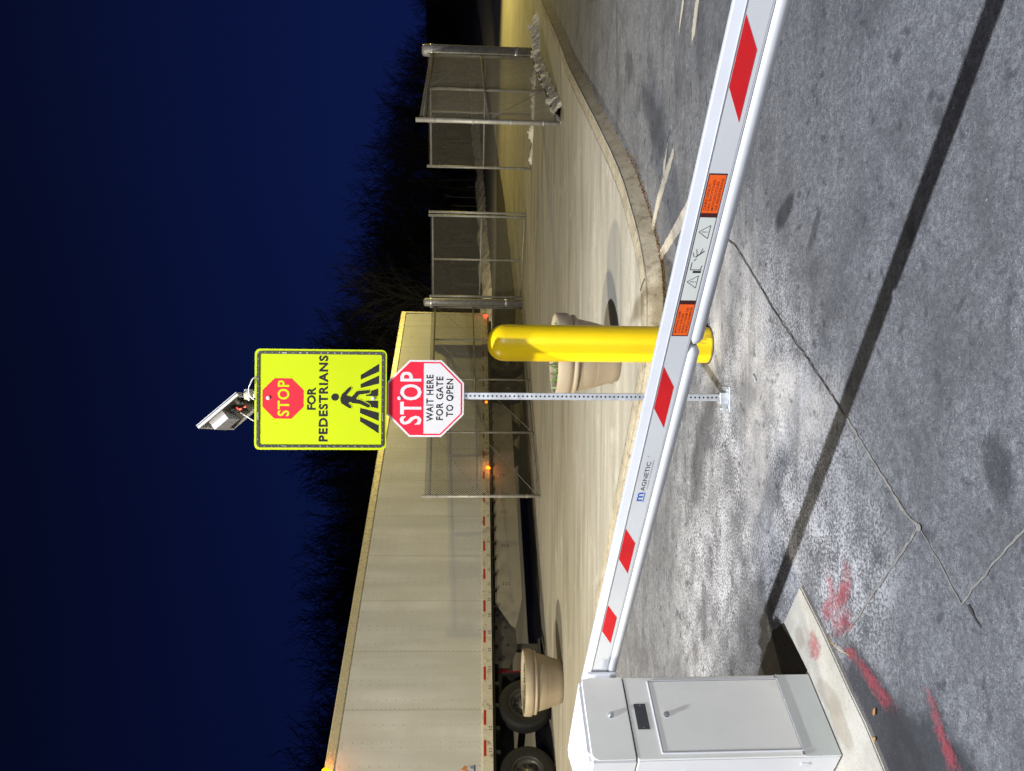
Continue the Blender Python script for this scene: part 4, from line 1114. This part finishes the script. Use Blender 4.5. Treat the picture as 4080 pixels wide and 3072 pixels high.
# ------------------------------------------------------------------ chain link gates and fences
def chain(bm, L, H, z0, pitch=.062, r=.0028, y=0, zt=None):
    """diamond mesh: two families of straight wires clipped to the panel (zt(x): local top, z0(x): local bottom)"""
    c = -H-1
    while c < L+H+1:
        for sgn in (1, -1):
            # z = zb + sgn*(x-c)
            xs = []
            steps = 40; inside = []
            # parametric clip against straight top and bottom
            a = None
            zb0, zb1 = z0(0), z0(L); zt0, zt1 = zt(0), zt(L)
            sb = (zb1-zb0)/L; st_ = (zt1-zt0)/L
            # intersections of z = sgn*(x-c) with bottom and top lines
            def isec(z_, s_): return (z_ + sgn*c)/(sgn-s_)
            xb, xt = isec(zb0, sb), isec(zt0, st_)
            lo, hi = sorted((xb, xt)); lo = max(lo, 0); hi = min(hi, L)
            if hi-lo > .01:
                p0 = Vector((lo, y+sgn*.003, sgn*(lo-c))); p1 = Vector((hi, y+sgn*.003, sgn*(hi-c)))
                tube(bm, [p0, p1], r, 3, False)
        c += pitch
def gate_panel(name, label, cat, A, B, zA, zB, verts, rail_z, group=None, top_over=.05, post_r=.024, ends=(True, True), braces=(), pitch=.062, wire_m='mesh_wire', wire_r=.0028):
    """straight panel from A to B; zA,zB = (bottom, top) heights above world zero at the two ends"""
    A, B = Vector((*A, 0)), Vector((*B, 0)); d = B-A; L = d.length; ang = math.atan2(d.y, d.x)
    root = thing(name, label, cat, (A.x, A.y, zA[0]), ang, group)
    zb = lambda x: (zB[0]-zA[0])*x/L; zt = lambda x: (zA[1]-zA[0])+((zB[1]-zB[0]+zB[0]-zA[0])-(zA[1]-zA[0]))*x/L
    bm = BM()
    cyl(bm, (0, 0, zb(0)+.05), (L, 0, zb(L)+.05), post_r*.85, 10); cyl(bm, (0, 0, zt(0)-top_over), (L, 0, zt(L)-top_over), post_r*.85, 10)
    new_obj('rail', bm, M['galv_dull'], root)
    if rail_z is not None:
        bm = BM(); cyl(bm, (0, -.01, zb(0)+rail_z*(zt(0)-zb(0))), (L, -.01, zb(L)+rail_z*(zt(L)-zb(L))), post_r*.7, 8); new_obj('rail', bm, M['galv_dull'], root)
    for x in verts:
        bm = BM(); end = x < .01 or x > L-.01
        cyl(bm, (x, 0, zb(x)), (x, 0, zt(x)+(.06 if end else -top_over)), post_r*(1.2 if end else .9), 12)
        if end:
            for k in (.12, .35, .62, .9): cyl(bm, (x, 0, zb(x)+k*(zt(x)-zb(x))-.012), (x, 0, zb(x)+k*(zt(x)-zb(x))+.012), post_r*1.55, 12)
        new_obj('upright', bm, M['galv_dull'], root)
    for (xa, za, xb, zb_) in braces:
        bm = BM(); cyl(bm, (xa, -.03, zb(xa)+za*(zt(xa)-zb(xa))), (xb, -.03, zb(xb)+zb_*(zt(xb)-zb(xb))), .006, 6); new_obj('brace_rod', bm, M['galv_dull'], root)
    bm = BM(); chain(bm, L, 2.6, lambda x: zb(x)+.03, pitch, wire_r, -.03, lambda x: zt(x)); new_obj('chain_mesh', bm, M[wire_m], root)
    return root, L, zb, zt
def big_post(label, x, y, z0, z1, r):
    bm = BM(); lathe(bm, [(r, 0), (r, z1-z0-.10), (r*.92, z1-z0-.04), (r*.6, z1-z0-.01), (.01, z1-z0)], 32)
    root = thing('gate_post', label, 'post', (x, y, z0), 0)
    p = new_obj('pole', bm, M['galv_dull'], root)
    bm = BM(); lathe(bm, [(r*1.03, z1-z0-.30), (r*1.07, z1-z0-.29), (r*1.07, z1-z0-.22), (r*1.03, z1-z0-.21)], 32, False, False); lathe(bm, [(r*1.03, .5), (r*1.07, .51), (r*1.07, .57), (r*1.03, .58)], 32, False, False)
    new_obj('hinge_band', bm, M['galv'], root)
LG = 9.2
gate_panel('sliding_gate', 'wide chain link gate in front of the trailer, left of the thick post', 'gate', (-2.441, 16.956), (2.47, 24.47), (-.177, 2.38), (-.30, 2.56),
           [0, 2.35, 4.75, 6.9, 8.97], .545, top_over=.11, post_r=.030, braces=((.05, .54, 2.35, .96), (.05, .04, 2.35, .54), (2.4, .54, 4.75, .96), (2.4, .04, 4.75, .54), (4.8, .54, 6.9, .96), (6.95, .54, 8.9, .96)), wire_r=.0044, wire_m='mesh_dark')
big_post('thick grey post at the rear corner of the trailer', 2.64, 24.72, gyard(2.6, 24.7)-.02, 2.84, .135)
gate_panel('chain_link_fence', 'chain link fence panel right of the thick post by the trailer', 'fence', (2.82, 24.55), (5.003, 22.847), (-.30, 2.58), (-.286, 2.55),
           [0, 1.32, 2.769], .47, top_over=.06, post_r=.030, wire_r=.0040, group=None)
# second upright beside the panel's end
o_ = thing('fence_post', 'slim grey post at the free end of the short fence panel', 'post', (5.09, 22.77, -.30)); bm = BM(); cyl(bm, (0, 0, 0), (0, 0, 2.88), .034, 12); cyl(bm, (0, 0, 2.86), (0, 0, 2.90), .042, 12); new_obj('pole', bm, M['galv_dull'], o_)
gate_panel('chain_link_fence', 'chain link fence panel behind the open gate leaf', 'fence', (5.925, 20.979), (8.30, 19.35), (-.251, 2.52), (-.216, 2.50),
           [0, 1.45, 2.88], .47, top_over=.06, post_r=.030, wire_r=.0036)
gate_panel('swing_gate', 'open chain link gate leaf with snow along its foot', 'gate', (4.37, 12.77), (8.05, 18.85), (-.02, 2.31), (-.10, 2.42),
           [0, 2.75, 7.1], .51, top_over=.07, post_r=.032, braces=((.1, .5, 2.7, .04), (2.8, .96, 7.0, .52)), wire_r=.0030)
big_post('thick grey post carrying the open gate leaf, far right', 8.26, 19.12, gyard(8.2, 19)-.02, 2.64, .145)

# clumps of snow along the foot of the open gate leaf and the fence behind it
def snow_clumps():
    rr = random.Random(11)
    def pile(name, pts, hh, wid, label):
        """a ragged ridge of broken snow: steep, torn crest of varying height"""
        bm = BM(); prev = None; Q = []
        for i in range(len(pts)-1):
            a, b = Vector(pts[i]), Vector(pts[i+1]); n = int((b-a).length/.025)
            for k in range(n): Q.append((a.lerp(b, k/n), (b-a).normalized()))
        for p, t in Q:
            nn = Vector((t.y, -t.x, 0)).normalized(); m1 = .5+.9*noise.noise(p*1.1)+.5*noise.noise(p*4.3); h = max(.01, hh*m1*(1+.5*noise.noise(p*17))); row = []
            for w, z in ((1.6, -.15), (1.2, .15), (.8, .45), (.4, .8), (.05, 1), (-.3, .85), (-.8, .4), (-1.3, .1), (-1.6, -.15)):
                q = p+nn*(w*wid*(.6+.5*m1)); q.z += z*h; r = noise.noise_vector(q*14)*.045*min(1, h/.1)+noise.noise_vector(q*40)*.012; row.append(bm.verts.new(q+r))
            if prev:
                for k in range(8): bm.faces.new((prev[k], prev[k+1], row[k+1], row[k]))
            prev = row
        bmesh.ops.recalc_face_normals(bm, faces=bm.faces[:])
        o = new_obj(name, bm, M['snow_w']); struct(o, 'stuff')
    pile('snow', [(4.7, 13.2, -.10), (6.2, 15.7, -.14), (8.0, 18.6, -.20)], .20, .10, '')
    pile('snow', [(7.6, 18.2, -.20), (8.6, 18.6, -.20), (9.3, 19.5, -.22)], .24, .18, '')
    pile('snow', [(6.0, 20.7, -.25), (7.2, 19.95, -.24), (8.3, 19.2, -.22)], .24, .13, '')
M['snow_w'] = simple('packed_snow', (.66, .63, .56), .8, var=.2, scale=3, bmp=.6, bscale=12, dirt=((.22, .19, .14), 8, .55, .6))
snow_clumps()

# ------------------------------------------------------------------ winter trees
def tree_geom(seed, H, spread=.33, depth=5):
    """list of (p0, p1, r0, r1) of a bare crown"""
    rr = random.Random(seed); segs = []; trunk = []
    def grow(p, d, L, r, lev):
        n = 3 if lev else 6; q = p.copy(); dd = d.copy(); kids = []
        for i in range(n):
            nd = (dd+Vector((rr.uniform(-1, 1), rr.uniform(-1, 1), rr.uniform(-.3, .6)))*(.10 if lev == 0 else .20)).normalized()
            q2 = q+nd*L/n; r1 = r*(1-(i+1)/n*(.6 if lev == 0 else .8)); r0 = r*(1-i/n*(.6 if lev == 0 else .8))
            (trunk if lev == 0 else segs).append((q.copy(), q2.copy(), r0, r1)); q, dd = q2, nd
            if lev < depth:
                if lev == 0 and i < 1: continue
                for c in range(3 if lev == 0 else 2):
                    a = rr.uniform(0, 2*PI); side = nd.orthogonal().normalized(); side = Matrix.Rotation(a, 3, nd) @ side
                    cd = (nd*rr.uniform(.75, 1.15)+side*rr.uniform(.35, .85)+Vector((0, 0, .12))).normalized()
                    kids.append((q.copy(), cd, L*rr.uniform(.36, .52), r1*.55))
        for k in kids: grow(*k, lev+1)
    grow(Vector((0, 0, 0)), Vector((0, 0, 1)), H*.72, H*.0135, 0)
    return trunk, segs
def segs_to_bm(bm, segs, sides=3, minr=.012):
    for p0, p1, r0, r1 in segs:
        d = (p1-p0)
        if d.length < 1e-5: continue
        d.normalize(); u = d.orthogonal().normalized(); w = d.cross(u); a = []; b = []
        for k in range(sides):
            v = u*math.cos(2*PI*k/sides)+w*math.sin(2*PI*k/sides)
            a.append(bm.verts.new(p0+v*max(r0, minr))); b.append(bm.verts.new(p1+v*max(r1, minr*.8)))
        for k in range(sides): bm.faces.new((a[k], a[(k+1) % sides], b[(k+1) % sides], b[k]))
protos = []
for sd in (3, 8, 15):
    tr, sg = tree_geom(sd, 12, depth=3)
    bt = BM(); segs_to_bm(bt, tr, 6, .03); mt_ = bpy.data.meshes.new('trunk'); bt.to_mesh(mt_); bt.free(); mt_.materials.append(M['bark'])
    bc = BM(); segs_to_bm(bc, sg, 3, .016); mc_ = bpy.data.meshes.new('crown'); bc.to_mesh(mc_); bc.free(); mc_.materials.append(M['bark'])
    zs = max(v.co.z for v in mc_.vertices); protos.append((mt_, mc_, zs))
XT = [0, 100, 200, 300, 450, 560, 700, 800, 900, 990, 1050, 1250, 1350, 1450, 1500, 1640, 1800]
YT = [885, 860, 820, 775, 750, 722, 680, 640, 605, 612, 650, 640, 628, 655, 668, 598, 600]
def top_height(ydisp, dist):
    x = lerp(ydisp, XT, YT); return (1000+.0079*(833-ydisp)-x)/1664*dist+1.56
rr = random.Random(21)
def place_tree(yd, dist, hf):
    x = (833-yd)/1664*dist; h = top_height(yd, dist)*hf; mt_, mc_, zs = protos[rr.randrange(3)]
    z0 = gyard(x, dist)-.1; s = max(.3, (h-z0)/zs)
    return x, z0, s, mt_, mc_
n_tree = 0
for i in range(46):
    yd = -60+i*40+rr.uniform(-12, 12); dist = rr.uniform(66, 84) if yd > 600 else rr.uniform(92, 118)
    x, z0, s, mt_, mc_ = place_tree(yd, dist, rr.uniform(.88, 1.05))
    t = bpy.data.objects.new('bare_tree', None); COL.objects.link(t); t.location = (x, dist, z0); t.rotation_euler = (0, 0, rr.uniform(0, 6.28)); t.scale = (s*rr.uniform(.9, 1.2), s*rr.uniform(.9, 1.2), s)
    tag(t, 'bare winter tree in the dark wood beyond the snow bank', 'tree', 'bare trees beyond the yard')
    for nm, me in (('trunk', mt_), ('crown', mc_)):
        o = bpy.data.objects.new(nm, me); COL.objects.link(o); o.parent = t
# far wood as one mass
def wood():
    verts, faces = [], []
    src = []
    for mt_, mc_, zs in protos:
        vs = [v.co.copy() for v in mc_.vertices]+[v.co.copy() for v in mt_.vertices]; n0 = len(mc_.vertices)
        fs = [tuple(p.vertices) for p in mc_.polygons]+[tuple(i+n0 for i in p.vertices) for p in mt_.polygons]
        src.append((vs, fs, zs))
    r2 = random.Random(5)
    for i in range(190):
        yd = -80+i*10.2+r2.uniform(-14, 14); dist = r2.uniform(86, 112) if yd > 600 else r2.uniform(118, 150)
        x = (833-yd)/1664*dist; h = top_height(yd, dist)*r2.uniform(.72, .98); vs, fs, zs = src[r2.randrange(3)]
        z0 = gyard(x, dist)-.2; s = max(.3, (h-z0)/zs); a = r2.uniform(0, 6.28); ca, sa = math.cos(a), math.sin(a); w = s*r2.uniform(1.1, 1.5); base = len(verts)
        verts += [(x+(v.x*ca-v.y*sa)*w, dist+(v.x*sa+v.y*ca)*w, z0+v.z*s) for v in vs]
        faces += [tuple(j+base for j in f) for f in fs]
    me = bpy.data.meshes.new('far_wood'); me.from_pydata(verts, [], faces); me.materials.append(M['bark'])
    o = bpy.data.objects.new('far_wood', me); COL.objects.link(o); struct(o, 'stuff')
wood()
# thin pale saplings standing out of the snow bank
for i, yd in enumerate((612, 578, 527, 440, 421, 398, 345, 330, 300, 265, 240)):
    dist = 62+(640-yd)*.085; x = (833-yd)/1664*dist; z0 = gyard(x, dist)+.2; h = rr.uniform(1.6, 4.2)
    bm = BM(); tube(bm, [(0, 0, 0), (.02, 0, h*.5), (rr.uniform(-.1, .1), 0, h)], [.035, .028, .012], 6)
    for k in range(4):
        z = h*rr.uniform(.4, .9); tube(bm, [(0, 0, z), (rr.uniform(-.4, .4), rr.uniform(-.4, .4), z+h*.22)], [.012, .006], 4)
    tag(new_obj('sapling', bm, M['bark_pale'], loc=(x, dist+1.5, z0)), 'thin pale leafless sapling rising behind the snow bank', 'sapling', 'saplings behind the snow bank')

# ------------------------------------------------------------------ litter on the ground
def litter():
    rr = random.Random(9)
    def leaf(x, y, s, label):
        bm = BM(); a = rr.uniform(0, 6.28); pts = [(-1, 0, 0), (-.3, .45, .1), (.5, .40, .16), (1, 0, .05), (.5, -.35, .14), (-.3, -.4, .1)]
        c = bm.verts.new((0, 0, .02*0+.004)); vs = [bm.verts.new((p[0]*s*math.cos(a)-p[1]*s*math.sin(a), p[0]*s*math.sin(a)+p[1]*s*math.cos(a), p[2]*s+.002)) for p in pts]
        for i in range(6): bm.faces.new((c, vs[i], vs[(i+1) % 6]))
        tag(new_obj('fallen_leaf', bm, M['dead_leaf'], loc=(x, y, gasph(x, y)+.009)), label, 'leaf')
    leaf(-1.214, 2.796, .018, 'small curled brown leaf on the dark wet asphalt nearest the island')
    leaf(-1.32, 2.80, .020, 'orange brown leaf on the wet asphalt, the one nearest the barrier cabinet')
    bm = BM(); tube(bm, [(-1.041, 3.161, .012), (-1.06, 3.11, .022), (-1.068, 3.055, .014), (-1.068, 2.984, .012)], [.0022, .0018, .0015, .001], 6)
    tag(new_obj('straw', bm, M['straw']), 'thin yellow straw beside the tip of the island', 'straw')
    # crumbs of leaf and grit gathered along the foot of the kerb
    bm = BM()
    for i in range(3200):
        k = rr.random()**.75; L = [edge[j] for j in range(45)]; k = min(.999, k) if rr.random() < .4 else rr.uniform(.35, .88); seg = k*(len(L)-1.001); j = int(seg); p = Vector(L[j]).lerp(Vector(L[j+1]), seg-j)
        off = .055+abs(rr.gauss(0, .035)); t = (Vector(L[j+1])-Vector(L[j])).normalized(); p += Vector((-t.y, t.x))*off; s = rr.uniform(.003, .015)
        c = Vector((p.x, p.y, gasph(p.x, p.y)+.002)); a = rr.uniform(0, 6.28); u = Vector((math.cos(a), math.sin(a), rr.uniform(0, .7)))*s; w = Vector((-math.sin(a), math.cos(a), rr.uniform(0, .7)))*s*.5
        bm.faces.new([bm.verts.new(q) for q in (c-u*.2, c+w, c+u+Vector((0, 0, s*.4)), c-w)])
    struct(new_obj('leaf_litter', bm, simple('litter', (.13, .075, .03), .9, var=.5, scale=90)), 'stuff')
    # grains of grit scattered on the asphalt
    bm = BM()
    for i in range(1300):
        x = rr.uniform(-1.6, 1.6); y = rr.uniform(1.6, 5.4); s = rr.uniform(.0010, .0030)
        if x < -1.0 and y > 2.2: continue
        c = Vector((x, y, gasph(x, y)+s*.5)); r = bmesh.ops.create_icosphere(bm, subdivisions=0, radius=s, matrix=Matrix.Translation(c)) if False else None
        vs = [bm.verts.new(c+Vector(q)*s) for q in ((1, 0, -.3), (-.5, .9, -.3), (-.5, -.9, -.3), (0, 0, .8))]
        for f in ((0, 1, 3), (1, 2, 3), (2, 0, 3)): bm.faces.new([vs[k] for k in f])
    struct(new_obj('grit', bm, simple('salt_grit', (.42, .42, .43), .6, var=.3, scale=50)), 'stuff')
    for x, y, a, lb in ((.05, 4.02, .7, 'white cigarette end lying in front of the sign post base'),):
        bm = BM(); cyl(bm, (-.028, 0, 0), (.028, 0, 0), .0042, 10); o = new_obj('cigarette_end', bm, M['sign_white'], loc=(x, y, gasph(x, y)+.008)); o.rotation_euler = (0, 0, a); tag(o, lb, 'litter')
litter()
